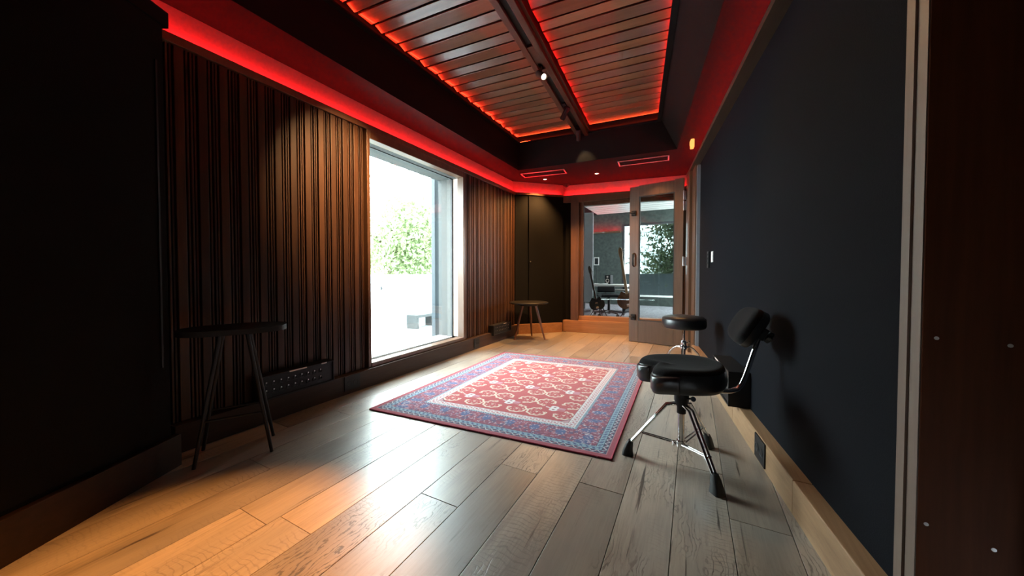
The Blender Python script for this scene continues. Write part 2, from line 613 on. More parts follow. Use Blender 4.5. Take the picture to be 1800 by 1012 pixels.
# ---------------------------------------------------------------- floor
fl = MB().box(-2.7, 0.9, -1.9, 5.9, -0.10, -0.022).build('floor', M['sub'])
struct(fl, 'wide weathered oak floorboards running the length of the room')
PW = 0.194
GAP = 0.0022
X0 = -0.056
joints = {   # board ends read off the floor, per column of boards
    -7: [0.69, 2.9], -8: [1.9, 3.9], -9: [0.9, 2.6, 4.3], -10: [1.5, 3.5], -11: [1.2, 2.9, 4.4], -12: [2.2, 4.0],
    -6: [0.74, 2.7, 4.5], -5: [2.0, 3.8], -4: [1.105, 3.2], -3: [0.35, 1.464, 3.4, 4.7], -2: [0.45, 2.9, 4.1],
    -1: [1.50, 3.75], 0: [0.3, 3.35, 4.6], 1: [1.87, 3.9], 2: [1.545, 3.0], 3: [0.2, 2.4, 4.2], 4: [1.0, 2.8],
}
rnd = random.Random(3)


def near_left_x(y):                       # near-left wall face
    return -2.26 - (y - 0.703) * 0.527


for col in range(-12, 5):
    xa, xb = X0 + (col - 1) * PW, X0 + col * PW
    if xa < XL - 0.02:
        xa = XL - 0.02
    if xb < XL:
        continue
    xm = (xa + xb) / 2
    y_end = min(yfar(xm) + 0.02, 5.6)
    if xm < -1.86:
        y_end = min(y_end, 4.72 + (xm + 2.43) * 0.947 + 0.06)
    y_end = min(y_end, (0.70 - xa) / K)
    ys = [-1.7] + [j for j in joints.get(col, []) if j < y_end - 0.3] + [y_end]
    if xm < -1.5:
        ylim = 0.703 + (-2.26 - xm) / 0.527 - 0.14
        ys = [ylim] + [j for j in ys[1:] if j > ylim + 0.25]
    for ya, yb in zip(ys, ys[1:]):
        b = MB().box(xa + GAP / 2, xb - GAP / 2, ya + GAP / 2, yb - GAP / 2, -0.022, rnd.uniform(-0.0009, 0.0), bev=0.0012)
        b.build('plank', M['oak'], fl, recenter=True)

# ---------------------------------------------------------------- left wall with timber slats
wl = MB().box(XL - 0.14, XL - 0.045, 0.50, 1.985, 0.0, H_TOP - 0.03).box(XL - 0.14, XL - 0.045, 3.36, 4.80, 0.0, H_TOP - 0.03) \
    .box(XL - 0.14, XL - 0.045, 1.985, 3.36, 0.0, 0.10).build('wall_left', M['wall_wood_back'])
struct(wl, 'walnut wall of vertical wide and narrow slats either side of the window')


def slat_run(ya, yb):
    y = ya
    while y < yb - 0.02:
        e = min(y + 0.041, yb)
        MB().box(XL - 0.045, XL + rnd.uniform(-0.002, 0.001), y, e, 0.15, 2.155, bev=0.003).build('slat', M['wall_wood'], wl, recenter=True)
        for k, dep in ((0.0500, -0.007), (0.0660, -0.003), (0.0820, -0.007)):
            if y + k + 0.009 < yb:
                MB().box(XL - 0.045, XL + dep, y + k, y + k + 0.009, 0.15, 2.155, bev=0.0015).build('slat', M['wall_wood'], wl, recenter=True)
        y += 0.0985


slat_run(0.585, 1.975)
slat_run(3.385, 4.69)
cap = MB().box(XL - 0.045, XL + 0.012, 0.52, 4.71, 2.155, H_TOP + 0.004, bev=0.003).build('trim_1', M['frame_wood'])
struct(cap, 'dark timber cap rail along the top of the slatted wall')
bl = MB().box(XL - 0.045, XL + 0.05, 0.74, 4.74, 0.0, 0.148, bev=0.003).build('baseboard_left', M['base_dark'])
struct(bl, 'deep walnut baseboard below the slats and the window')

# ---------------------------------------------------------------- near-left fabric wall (diagonal)
ND = Vector((-0.4664, 0.8846, 0))       # along the wall, away from the camera
NN = Vector((0.8846, 0.4664, 0))        # its face normal
P0 = Vector((-2.26, 0.703, 0))


def nl(along, out, z=0):
    p = P0 + ND * along + NN * out
    return (p.x, p.y)


nw = MB().prism([nl(-2.6, 0), nl(-2.6, -0.12), nl(-0.02, -0.12), nl(-0.02, 0)], 0.0, H_TOP).build('wall_near_left', M['black_fab'])
struct(nw, 'black fabric covered diagonal wall at the near left')
MB().prism([nl(-2.6, 0.003), nl(-2.6, -0.001), nl(-0.075, -0.001), nl(-0.075, 0.003)], 0.17, 2.12, bev=0.0).build('fabric_panel', M['black_fab'], nw)
MB().prism([nl(-0.06, 0.006), nl(-0.06, 0.0), nl(-0.052, 0.0), nl(-0.052, 0.006)], 0.5, 1.95).build('edge_strip', M['black_metal'], nw)
nb = MB().prism([nl(-2.6, 0.03), nl(-2.6, 0.0), nl(0.0, 0.0), nl(0.0, 0.03)], 0.0, 0.155, bev=0.003).build('baseboard_near_left', M['base_shaded'])
struct(nb, 'walnut baseboard with shade darkened into its colour along the near-left black fabric wall')
nt_ = MB().prism([nl(-2.6, 0.012), nl(-2.6, -0.03), nl(0.0, -0.03), nl(0.0, 0.012)], 2.13, H_TOP + 0.004, bev=0.003).build('trim_2', M['black_fab'])
struct(nt_, 'black cap rail along the near-left wall')

# ---------------------------------------------------------------- diagonal black wall beyond the timber wall
DA, DB = Vector((-2.43, 4.715, 0)), Vector((-1.86, 5.255, 0))
DD = (DB - DA).normalized()
DN = Vector((DD.y, -DD.x, 0))
DL = (DB - DA).length


def dg(a, o):
    p = DA + DD * a + DN * o
    return (p.x, p.y)


dw = MB().prism([dg(-0.05, -0.025), dg(DL + 0.15, -0.025), dg(DL + 0.15, -0.12), dg(-0.05, -0.12)], 0.0, H_TOP - 0.02).build('wall_diagonal', M['black_fab'])
struct(dw, 'black fabric wall set diagonally across the far left corner')
MB().prism([dg(0.0, 0.0), dg(0.0, -0.025), dg(0.205, -0.025), dg(0.205, 0.0)], 0.16, 2.17, bev=0.004).build('fabric_panel', M['black_fab'], dw)
MB().prism([dg(0.225, 0.0), dg(0.225, -0.025), dg(DL + 0.02, -0.025), dg(DL + 0.02, 0.0)], 0.16, 2.17, bev=0.004).build('fabric_panel', M['black_fab'], dw)
kn = MB().lathe([(0, 0), (0.009, 0.002), (0.011, 0.012), (0.007, 0.02), (0, 0.021)], 16).build('knob', M['steel'], dw)
kn.location = (*dg(0.245, 0.0), 1.13)
kn.rotation_euler = DN.to_track_quat('Z', 'Y').to_euler()
db = MB().prism([dg(-0.06, 0.02), dg(-0.06, -0.03), dg(DL + 0.01, -0.03), dg(DL + 0.0, 0.02)], 0.0, 0.152, bev=0.003).build('baseboard_diagonal', M['step_wood'])
struct(db, 'orange-brown baseboard below the far black wall')
# upper cove wall behind the left cap and cove faces round the room
cw = MB()
cw.prism([(XL - 0.13, 0.2), (XL - 0.056, 0.2), (XL - 0.056, 4.74), (XL - 0.13, 4.74)], H_TOP - 0.04, H_SOF + 0.01)
cw.prism([dg(-0.06, -0.11), dg(-0.06, -0.055), dg(DL + 0.05, -0.055), dg(DL + 0.05, -0.11)], H_TOP - 0.04, H_SOF + 0.01)
cw.prism([(-1.95, yfar(-1.95) + 0.07), (0.2, yfar(0.2) + 0.07), (0.2, yfar(0.2) + 0.14), (-1.95, yfar(-1.95) + 0.14)], H_TOP - 0.04, H_SOF + 0.01)
cw.prism([(xr(5.7, 0.72), 5.7), (xr(-1.9, 0.72), -1.9), (xr(-1.9, 0.80), -1.9), (xr(5.7, 0.80), 5.7)], H_TOP - 0.04, H_SOF + 0.01)
cv = cw.build('wall_cove', M['cove'])
struct(cv, 'upright cove faces washed red by hidden strips above the panelling')

dt = MB().prism([dg(-0.05, 0.012), dg(-0.05, -0.05), dg(DL + 0.03, -0.05), dg(DL + 0.01, 0.012)], 2.17, H_TOP + 0.004, bev=0.002).build('trim_3', M['frame_wood'])
struct(dt, 'dark cap rail above the far black wall')

# ---------------------------------------------------------------- far wall: glazed opening with stepped sill
FX = Vector((math.cos(FA), math.sin(FA), 0))


def far_obj(mb, name, m, parent=None):
    """mb is built in a frame with x along the far wall from (-1.724, 5.327) and y into the wall"""
    o = mb.build(name, m, parent)
    if parent is None:
        o.location = (-1.724, 5.327, 0)
        o.rotation_euler = (0, 0, FA)
    return o


WE = 1.83                                 # wall length to the right corner
fwall = far_obj(MB().box(-0.16, 0.0, 0.02, 0.14, 0.0, H_TOP - 0.03).box(1.66, WE + 0.2, 0.02, 0.14, 0.0, H_TOP - 0.03), 'wall_far', M['black_fab'])
struct(fwall, 'far wall around the control room glazing')
sill = far_obj(MB().box(-0.14, WE, -0.02, 0.14, 0.0, 0.192, bev=0.004), 'trim_4', M['step_wood'])
struct(sill, 'lower orange-brown timber step under the control room glass')
MB().box(0.0, 1.70, 0.03, 0.16, 0.192, 0.262, bev=0.003).build('sill_board', M['step_wood'], sill)
wf = empty('window_2', (-1.724, 5.327, 0), FA)
struct(wf, 'large fixed control room window in the far wall')
MB().box(-0.01, 0.115, -0.015, 0.14, 0.192, 2.165, bev=0.004).build('side_jamb', M['frame_wood'], wf)
MB().box(0.115, 0.185, 0.045, 0.14, 0.262, 2.10, bev=0.004).build('inner_jamb', M['frame_wood'], wf)
MB().box(1.60, 1.70, -0.01, 0.14, 0.192, 2.165, bev=0.004).build('side_jamb', M['frame_wood'], wf)
MB().box(-0.15, WE, -0.015, 0.14, 2.085, 2.20, bev=0.004).build('head', M['frame_wood'], wf)
MB().box(0.185, 1.60, 0.055, 0.14, 2.035, 2.085, bev=0.003).build('inner_head', M['frame_wood'], wf)
MB().box(0.18, 1.605, 0.085, 0.093, 0.255, 2.04).build('glass_pane', M['glass2'], wf)
MB().box(0.183, 0.192, 0.07, 0.084, 0.262, 2.035).build('gasket', M['gasket'], wf)

# ---------------------------------------------------------------- right wall
rw = MB().prism([(xr(4.36), 4.36), (xr(4.36) + 0.12, 4.36), (xr(1.217) + 0.25, 1.217), (xr(1.217), 1.217)], 0.0, H_TOP - 0.02) \
    .build('wall_right', M['navy'])
struct(rw, 'dark navy fabric wall on the right')
rw2 = MB().prism([(xr(0.15), 0.15), (xr(0.15) + 0.25, 0.15), (xr(-1.9) + 0.25, -1.9), (xr(-1.9), -1.9)], 0.0, H_TOP - 0.02).build('wall_right_near', M['navy'])
struct(rw2, 'navy wall behind the near doorway')
rw3 = MB().prism([(xr(1.217) + 0.02, 1.217), (xr(1.217) + 0.25, 1.217), (xr(0.15) + 0.25, 0.15), (xr(0.15) + 0.02, 0.15)], 2.16, H_TOP - 0.02).build('wall_right_lintel', M['navy'])
struct(rw3, 'lintel above the near doorway')
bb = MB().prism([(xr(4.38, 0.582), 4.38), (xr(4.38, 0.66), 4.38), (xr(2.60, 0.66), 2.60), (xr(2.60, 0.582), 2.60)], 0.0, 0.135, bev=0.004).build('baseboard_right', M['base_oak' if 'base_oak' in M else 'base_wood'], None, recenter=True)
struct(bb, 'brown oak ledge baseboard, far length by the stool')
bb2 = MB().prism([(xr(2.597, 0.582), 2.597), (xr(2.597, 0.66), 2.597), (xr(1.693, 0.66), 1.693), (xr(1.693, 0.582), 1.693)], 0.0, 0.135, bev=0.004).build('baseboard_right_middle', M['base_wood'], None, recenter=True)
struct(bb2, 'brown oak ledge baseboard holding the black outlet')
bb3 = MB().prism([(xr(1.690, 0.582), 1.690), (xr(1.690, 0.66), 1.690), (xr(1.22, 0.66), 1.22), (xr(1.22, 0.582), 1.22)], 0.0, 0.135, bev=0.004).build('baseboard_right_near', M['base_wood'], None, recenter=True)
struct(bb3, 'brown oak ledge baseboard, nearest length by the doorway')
rc = MB().prism([(xr(4.9, 0.568), 4.9), (xr(4.9, 0.70), 4.9), (xr(-1.9, 0.70), -1.9), (xr(-1.9, 0.568), -1.9)], 2.165, H_TOP + 0.004, bev=0.003) \
    .build('trim_5', M['beam_wood'])
struct(rc, 'dark timber valance along the top of the navy wall')

# near doorway on the right: casing and lining
cs = MB().prism([(xr(1.217, 0.625), 1.217), (xr(1.217, 0.66), 1.217), (xr(1.190, 0.66), 1.190), (xr(1.190, 0.625), 1.190)], 0.0, 2.19, bev=0.002).build('trim_6', M['casing_wood'])
struct(cs, 'pale brown casing of the near doorway beside the navy wall')
MB().prism([(xr(1.190, 0.630), 1.190), (xr(1.190, 0.66), 1.190), (xr(1.158, 0.66), 1.158), (xr(1.158, 0.630), 1.158)], 0.0, 2.19, bev=0.002).build('casing_moulding', M['casing_wood'], cs)
Jx, Jy = xr(1.156, 0.632), 1.156
jb = empty('door_2', (Jx, Jy, 0), -RA)
struct(jb, 'reddish-brown lining of the near doorway at the right edge')
MB().box(0.0, 0.160, 0.0, 0.040, 0.0, 2.19, bev=0.002).build('lining', M['jamb_wood'], jb)
MB().box(0.160, 0.42, -0.02, 0.040, 0.0, 2.19, bev=0.002).build('opening_dark_strip', M['black_fab'], jb)  # black strip standing in for the darkness of the opening
for sx, sz in ((0.022, 0.80), (0.125, 0.795), (0.014, 0.36), (0.112, 0.345)):
    MB().lathe([(0, 0.0), (0.004, 0.0), (0.004, 0.0012), (0, 0.0016)], 12).build('screw', M['steel'], jb, loc=(sx, -0.0002, sz), rot=(R(90), 0, 0))
od = MB().box(0.9, 1.0, -1.9, 1.4, 0, 2.4).build('wall_passage', M['black_fab'])
struct(od, 'dark wall of the passage beyond the near doorway')

# wall behind the camera and fill of the room shell
bk = MB().prism([(-2.6, -1.98), (1.0, -1.98), (1.0, -1.9), (-2.6, -1.9)], 0.0, 2.95).build('wall_back', M['black_fab'])
struct(bk, 'black wall behind the camera')

# ---------------------------------------------------------------- right corner: door frame with hinges
HY = 4.885                                # hinge line
fr = empty('trim_7', (0, 0, 0))
struct(fr, 'dark walnut frame carrying the hinges of the open door')
MB().prism([(xr(4.885, 0.570), 4.885), (xr(4.885, 0.70), 4.885), (xr(4.60, 0.70), 4.60), (xr(4.60, 0.570), 4.60)], 0.0, 2.19, bev=0.003).build('hinge_jamb', M['frame_wood'], fr)
MB().prism([(xr(4.60, 0.600), 4.60), (xr(4.60, 0.70), 4.60), (xr(4.37, 0.70), 4.37), (xr(4.37, 0.600), 4.37)], 0.0, 2.19, bev=0.003).build('casing', M['frame_wood'], fr)
MB().prism([(xr(4.37, 0.612), 4.37), (xr(4.37, 0.66), 4.37), (xr(4.325, 0.66), 4.325), (xr(4.325, 0.612), 4.325)], 0.135, 2.15, bev=0.002).build('metal_strip', M['alu'], fr)
MB().prism([(xr(5.6, 0.62), 5.6), (xr(5.6, 0.72), 5.6), (xr(4.885, 0.72), 4.885), (xr(4.885, 0.62), 4.885)], 2.165, H_TOP, bev=0.003).build('head', M['frame_wood'], fr)
vs_ = MB().prism([(0.75, 4.3), (0.82, 4.3), (0.82, 5.75), (0.75, 5.75)], 0, 2.3).box(0.0, 0.82, 5.66, 5.76, 0, 2.3).box(0.1, 0.8, 4.38, 4.46, 0, 2.3).build('wall_vestibule', M['black_fab'])
struct(vs_, 'dark vestibule walls behind the open door')

# open door
dd_ = Vector((-0.647, 0.1165, 0))
d1 = empty('door_1', (-0.098, 4.872, 0.0), math.atan2(dd_.y, dd_.x))
struct(d1, 'open walnut door with tall glass pane at the far right')
DWD = 0.682                               # leaf width; local x from hinge to free edge, thickness in y


def dpart(name, m, b, bev=0.003):
    return MB().box(*b, bev=bev).build(name, m, d1)


dpart('stile', M['door_wood'], (0.0, 0.105, -0.025, 0.025, 0.006, 2.155))
dpart('stile', M['door_wood'], (DWD - 0.125, DWD, -0.025, 0.025, 0.006, 2.135))
dpart('top_rail', M['door_wood'], (0.105, DWD - 0.125, -0.025, 0.025, 1.995, 2.145))
dpart('bottom_rail', M['door_wood'], (0.105, DWD - 0.125, -0.025, 0.025, 0.006, 0.30))
dpart('glass_pane', M['glass2'], (0.100, DWD - 0.120, -0.005, 0.004, 0.295, 2.0), 0)
for b in ((0.105, 0.117, 0.006, 0.022, 0.30, 1.995), (DWD - 0.143, DWD - 0.125, 0.006, 0.0245, 0.30, 1.995), (0.105, DWD - 0.125, 0.006, 0.022, 0.300, 0.312), (0.105, DWD - 0.125, 0.006, 0.022, 1.983, 1.995)):
    dpart('glazing_bead', M['gasket'], b, 0.001)
hx = DWD - 0.063
MB().tube([(hx, 0.025, 1.045), (hx, 0.062, 1.055), (hx, 0.066, 1.07), (hx, 0.066, 1.20), (hx, 0.062, 1.215), (hx, 0.025, 1.225)], 0.010, 10).build('pull_handle', M['black_metal'], d1)
for z, s in ((1.77, 0.035), (0.345, 0.04)):
    lk = MB().box(hx - 0.03, hx + 0.032, 0.025, 0.055, z - s, z + s, bev=0.006).build('latch', M['black_metal'], d1)
    MB().tube([(hx, 0.055, z), (hx, 0.075, z)], 0.012, 12).tube([(hx - 0.002, 0.07, z), (hx + 0.045, 0.07, z + 0.008)], 0.009, 10).build('latch_lever', M['black_metal'], lk)
for z in (1.93, 1.80, 1.10, 0.36):
    MB().box(-0.03, 0.004, 0.012, 0.045, z - 0.055, z + 0.055, bev=0.003).tube([(-0.006, 0.045, z - 0.06), (-0.006, 0.045, z + 0.06)], 0.008, 10).build('hinge', M['steel'], d1)

# ---------------------------------------------------------------- window in the left wall
w1 = empty('window_1', (XL, 2.0, 0.0))
struct(w1, 'tall picture window with dark walnut frame in the slatted wall')


def wpart(name, m, b, bev=0.003, parent=None):
    return MB().box(*b, bev=bev).build(name, m, parent or w1)


WL, WR, WB, WT = -0.022, 1.375, 0.185, 2.085      # outer frame, local y and z (origin at y = 2.0)
wpart('side_jamb', M['frame_wood'], (-0.07, 0.016, WL, 0.008, 0.150, 2.155))
wpart('side_jamb', M['frame_wood'], (-0.07, 0.016, 1.338, WR, 0.150, 2.155))
wpart('head', M['frame_wood'], (-0.07, 0.016, 0.008, 1.338, WT, 2.155))
wpart('sill', M['frame_wood'], (-0.07, 0.022, 0.008, 1.338, 0.150, WB))
wpart('jamb_lining', M['label'], (-0.14, -0.07, 1.338, 1.352, WB, WT), 0.001)
wpart('gasket', M['gasket'], (-0.152, -0.14, 1.320, 1.352, WB, WT), 0.001)
wpart('jamb_lining', M['label'], (-0.14, -0.07, -0.012, 0.006, WB, WT), 0.001)
wpart('gasket', M['gasket'], (-0.152, -0.14, 0.008, 1.34, WT - 0.006, WT + 0.012), 0.001)
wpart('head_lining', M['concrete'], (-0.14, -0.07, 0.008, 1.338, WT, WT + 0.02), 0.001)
wpart('glass_pane', M['glass'], (-0.150, -0.142, -0.005, 1.345, WB - 0.01, WT + 0.01), 0)
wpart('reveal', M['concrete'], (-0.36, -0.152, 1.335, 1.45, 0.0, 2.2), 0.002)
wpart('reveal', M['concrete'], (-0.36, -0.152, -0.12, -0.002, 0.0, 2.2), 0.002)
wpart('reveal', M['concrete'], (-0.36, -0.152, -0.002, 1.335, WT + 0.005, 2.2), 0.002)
wpart('reveal_sill', M['terrace'], (-0.36, -0.152, -0.002, 1.335, 0.08, WB - 0.006), 0.002)

# outer shell of the building on the window side
ow = MB().box(-2.79, -2.58, -2.0, 1.88, -0.1, 3.0).box(-2.79, -2.58, 3.45, 5.8, -0.1, 3.0).box(-2.79, -2.58, 1.88, 3.45, 2.2, 3.0).box(-2.79, -2.58, 1.88, 3.45, -0.1, 0.08) \
    .build('wall_outer', M['plaster'])
struct(ow, 'outer masonry of the building on the window side')

# ---------------------------------------------------------------- ceiling: black soffit with a planked tray
TRAY = [(-2.15, -1.2), (-2.15, 4.27), (-0.165, 4.40), (-0.165 + K * 5.6, -1.2)]   # opening in the soffit
IN = [(-2.15, -1.2), (-2.15, 4.265), (-0.337, 4.39), (-0.337 + K * 5.59, -1.2)]   # edge of the planked ceiling
ce = MB()
bm = ce.bm
out = [(-2.62, -1.98), (-2.62, 5.75), (1.0, 5.75), (1.0, -1.98)]
vo_ = [bm.verts.new((x, y, H_SOF)) for x, y in out]
vt_ = [bm.verts.new((x, y, H_SOF)) for x, y in TRAY]
vi_ = [bm.verts.new((x, y, H_CEI - 0.03)) for x, y in IN]
vu_ = [bm.verts.new((x, y, H_CEI + 0.10)) for x, y in IN]
for i in range(4):
    j = (i + 1) % 4
    bm.faces.new((vo_[i], vo_[j], vt_[j], vt_[i]))
    bm.faces.new((vt_[i], vt_[j], vi_[j], vi_[i]))
    bm.faces.new((vi_[i], vi_[j], vu_[j], vu_[i]))
bm.faces.new(vu_)
vo2 = [bm.verts.new((x, y, 2.97)) for x, y in out]
for i in range(4):
    bm.faces.new((vo_[i], vo_[(i + 1) % 4], vo2[(i + 1) % 4], vo2[i]))
bm.faces.new(vo2)
ceil = ce.build('ceiling', M['soffit'], sharp=20)
struct(ceil, 'black lowered ceiling around a planked tray')

BT = math.atan(0.067)                     # turn of the beam and planks


def beam_x(y):
    return -1.110 - 0.067 * (y - 2.09)


# planks: a wide board and a narrower board tilted towards the camera, repeated
def ceiling_plank(yc, width, tilt, side, z):
    c, s = math.cos(BT), math.sin(BT)
    # ends follow the tray edge or the beam
    if side == 'left':
        xa, xb = -2.115, beam_x(yc) - 0.072
    else:
        xa = beam_x(yc) + 0.110
        xb = -0.337 + K * (4.39 - yc) - 0.035
    xm = (xa + xb) / 2
    o = MB().box(-(xb - xa) / 2, (xb - xa) / 2, -width / 2, width / 2, 0, 0.014, bev=0.002).build('plank', M['ceil_wood'], ceil)
    o.location = (xm, yc + math.tan(BT) * (xm - beam_x(yc)), z)
    o.rotation_euler = (tilt, 0, BT)


PITCHY = 0.236
y = 4.225
while y > 0.3:
    for side in ('left', 'right'):
        ceiling_plank(y - 0.070, 0.120, R(3.0), side, H_CEI + 0.004)
        ceiling_plank(y - 0.188, 0.070, R(-14.0), side, H_CEI + 0.006)
    y -= PITCHY

# central beam with a recessed track
bo = empty('beam', (beam_x(2.1), 2.1, 0.0), BT)
tag(bo, 'dark timber beam with a recessed lighting track down the ceiling', 'beam')
MB().box(-0.075, -0.028, -2.6, 2.30, 2.70, 2.86, bev=0.003).build('side_rail', M['beam_wood'], bo)
MB().box(0.028, 0.075, -2.6, 2.30, 2.70, 2.86, bev=0.003).build('side_rail', M['beam_wood'], bo)
MB().box(-0.028, 0.028, -2.6, 2.30, 2.728, 2.86).build('track', M['black_metal'], bo)
for a, b_ in ((0.35, 0.80), (-1.9, -1.45)):
    MB().box(-0.028, 0.028, a, b_, 2.708, 2.728, bev=0.002).build('cover_board', M['beam_wood'], bo)

# track spotlights
def track_spot(y, aim, label, lit=True):
    x = beam_x(y)
    t = empty('track_spotlight', (x, y, 2.728))
    tag(t, label, 'spotlight', 'spotlights on the ceiling track')
    MB().box(-0.018, 0.018, -0.055, 0.055, -0.020, 0.0, bev=0.003).build('adapter', M['black_metal'], t)
    MB().tube([(0, 0, -0.018), (0, 0, -0.075)], 0.007, 10).build('stem', M['black_metal'], t)
    d = Vector(aim) - Vector((x, y, 2.63))
    d.normalize()
    q = d.to_track_quat('Z', 'Y').to_matrix().to_4x4()
    mt = Matrix.Translation((0, 0, -0.095)) @ q
    MB().lathe([(0, -0.07), (0.024, -0.07), (0.027, -0.066), (0.027, 0.062), (0.024, 0.064), (0.022, 0.05), (0, 0.05)], 20, mtx=mt).build('lamp_body', M['black_metal'], t)
    MB().lathe([(0, 0.0505), (0.0215, 0.0505), (0.0215, 0.052), (0, 0.052)], 20, mtx=mt).build('lamp_face', M['lamp'] if lit else M['black_plastic'], t)
    p = Vector((x, y, 2.633)) + d * 0.075
    return p, d


LIGHTS = []
p, d = track_spot(2.72, (0.55, 1.35, 0.9), 'lit black track spotlight with bright face, middle of the beam')
spot('track_spotlight_lamp', p, p + d, 40, 55, 0.7)
p, d = track_spot(3.48, (-2.42, 4.15, 1.25), 'black track spotlight turned down and left, between lit one and beam end')
spot('track_spotlight_lamp', p, (-2.42, 4.10, 1.15), 460, 60, 1.0, (1.0, 0.56, 0.24))
p, d = track_spot(4.10, (-1.30, 4.33, 2.40), 'small black track spotlight at the far end of the beam')
spot('track_spotlight_lamp', p, (-1.22, 4.33, 2.36), 9, 60, 0.6)
p, d = track_spot(1.72, (-2.42, 1.86, 1.95), 'black track spotlight nearest the camera, at the top picture edge')
spot('track_spotlight_lamp', p, (-2.42, 1.80, 1.60), 720, 44, 1.0, (1.0, 0.56, 0.24))
p, d = track_spot(0.62, (-1.45, 0.35, 0.0), 'black track spotlight above the near floor')
spot('track_spotlight_lamp', p, (-1.27, 0.36, 0.0), 680, 36, 0.6, (1.0, 0.40, 0.095), 0.02)

# ---------------------------------------------------------------- red strips
def led_strip(name, pts, m, label, wdt=0.012, up=True):
    mb = MB()
    for (a, b_) in zip(pts, pts[1:]):
        a, b_ = Vector(a), Vector(b_)
        t = (b_ - a).normalized()
        n = Vector((-t.y, t.x, 0)) * wdt / 2
        z = Vector((0, 0, 0.004))
        vs = [mb.bm.verts.new(v) for v in (a - n, b_ - n, b_ + n, a + n, a - n + z, b_ - n + z, b_ + n + z, a + n + z)]
        for f in ((0, 1, 2, 3), (4, 5, 6, 7), (0, 1, 5, 4), (1, 2, 6, 5), (2, 3, 7, 6), (3, 0, 4, 7)):
            mb.bm.faces.new([vs[i] for i in f])
    o = mb.build(name, m)
    tag(o, label, 'light strip', 'red light strips')
    return o


led_strip('light_strip', [(XL - 0.028, 0.62, 2.205), (XL - 0.028, 4.70, 2.205)], M['led'], 'red light strip along the top of the slatted wall')
led_strip('light_strip', [(*dg(0.02, -0.028), 2.205), (*dg(DL - 0.02, -0.028), 2.205)], M['led'], 'red light strip above the far black diagonal wall')
led_strip('light_strip', [(-1.84, yfar(-1.84) + 0.035, 2.201), (-0.02, yfar(-0.02) + 0.035, 2.201)], M['led'], 'red light strip above the control room glass')
led_strip('light_strip', [(xr(4.9, 0.665), 4.9, 2.206), (xr(-1.6, 0.665), -1.6, 2.206)], M['led'], 'red light strip along the top of the navy wall')
led_strip('light_strip', [(*nl(-2.5, -0.07), 2.204), (*nl(-0.05, -0.07), 2.204)], M['led'], 'red light strip above the near-left black wall')
# slim dark timber ledge round the tray; the strips lie on top of it, under the plank ends
LZ = H_CEI - 0.034
tl = MB()
tl.prism([(-2.15, -1.2), (-2.105, -1.2), (-2.105, 4.235), (-2.15, 4.27)], LZ - 0.016, LZ)
tl.prism([(-2.15, 4.27), (-2.105, 4.235), (-0.375, 4.352), (-0.337, 4.39)], LZ - 0.016, LZ)
tl.prism([(-0.337, 4.39), (-0.375, 4.352), (-0.375 + K * 5.55, -1.2), (-0.337 + K * 5.59, -1.2)], LZ - 0.016, LZ)
tlo = tl.build('trim_9', M['soffit'])
struct(tlo, 'slim dark timber ledge round the planked ceiling')
led_strip('light_strip', [(-2.132, 0.0, LZ + 0.002), (-2.132, 4.24, LZ + 0.002)], M['led_mid'], 'red light strip at the left edge of the planked ceiling', 0.008)
led_strip('light_strip', [(-2.12, 4.249, LZ + 0.002), (beam_x(4.3) - 0.08, 4.318, LZ + 0.002)], M['led_or'], 'red light strip at the far edge of the left planks', 0.008)
led_strip('light_strip', [(beam_x(4.3) + 0.09, 4.328, LZ + 0.002), (-0.36, 4.372, LZ + 0.002)], M['led_or'], 'red light strip at the far edge of the right planks', 0.008)
led_strip('light_strip', [(-0.352, 4.36, LZ + 0.002), (-0.352 + K * 4.3, 0.06, LZ + 0.002)], M['led_dim'], 'red light strip at the right edge of the planked ceiling', 0.008)
led_strip('light_strip', [(beam_x(4.3) + 0.085, 4.3, LZ + 0.002), (beam_x(0.3) + 0.085, 0.3, LZ + 0.002)], M['led_dim'], 'red light strip along the right side of the beam', 0.008)
MB().box(0.075, 0.100, -2.6, 2.25, LZ - 0.010, LZ, bev=0.001).build('light_ledge', M['beam_wood'], bo)

# ---------------------------------------------------------------- soffit fittings
def downlight(x, y, label, power, tx, ty, cone=95):
    t = empty('downlight', (x, y, H_SOF))
    tag(t, label, 'downlight', 'downlights in the far soffit')
    MB().lathe([(0.024, 0.0), (0.030, -0.004), (0.038, -0.003), (0.039, 0.0)], 24).build('ring', M['black_metal'], t)
    MB().lathe([(0, -0.001), (0.024, -0.001), (0.024, 0.0), (0, 0.0)], 20).build('lamp_face', M['lamp'], t)
    spot('downlight_lamp', (x, y, H_SOF - 0.012), (tx, ty, 0), power, cone, 0.8, (1.0, 0.47, 0.15), 0.025)


downlight(-1.225, 4.935, 'middle of three small round downlights in the far soffit', 240, -1.2, 4.85)
downlight(-0.437, 4.70, 'right of three small round downlights, beside the framed vent', 60, -0.5, 4.4)
downlight(-1.996, 4.865, 'left of three small round downlights, near the red-lit vent', 270, -2.25, 4.35, 110)


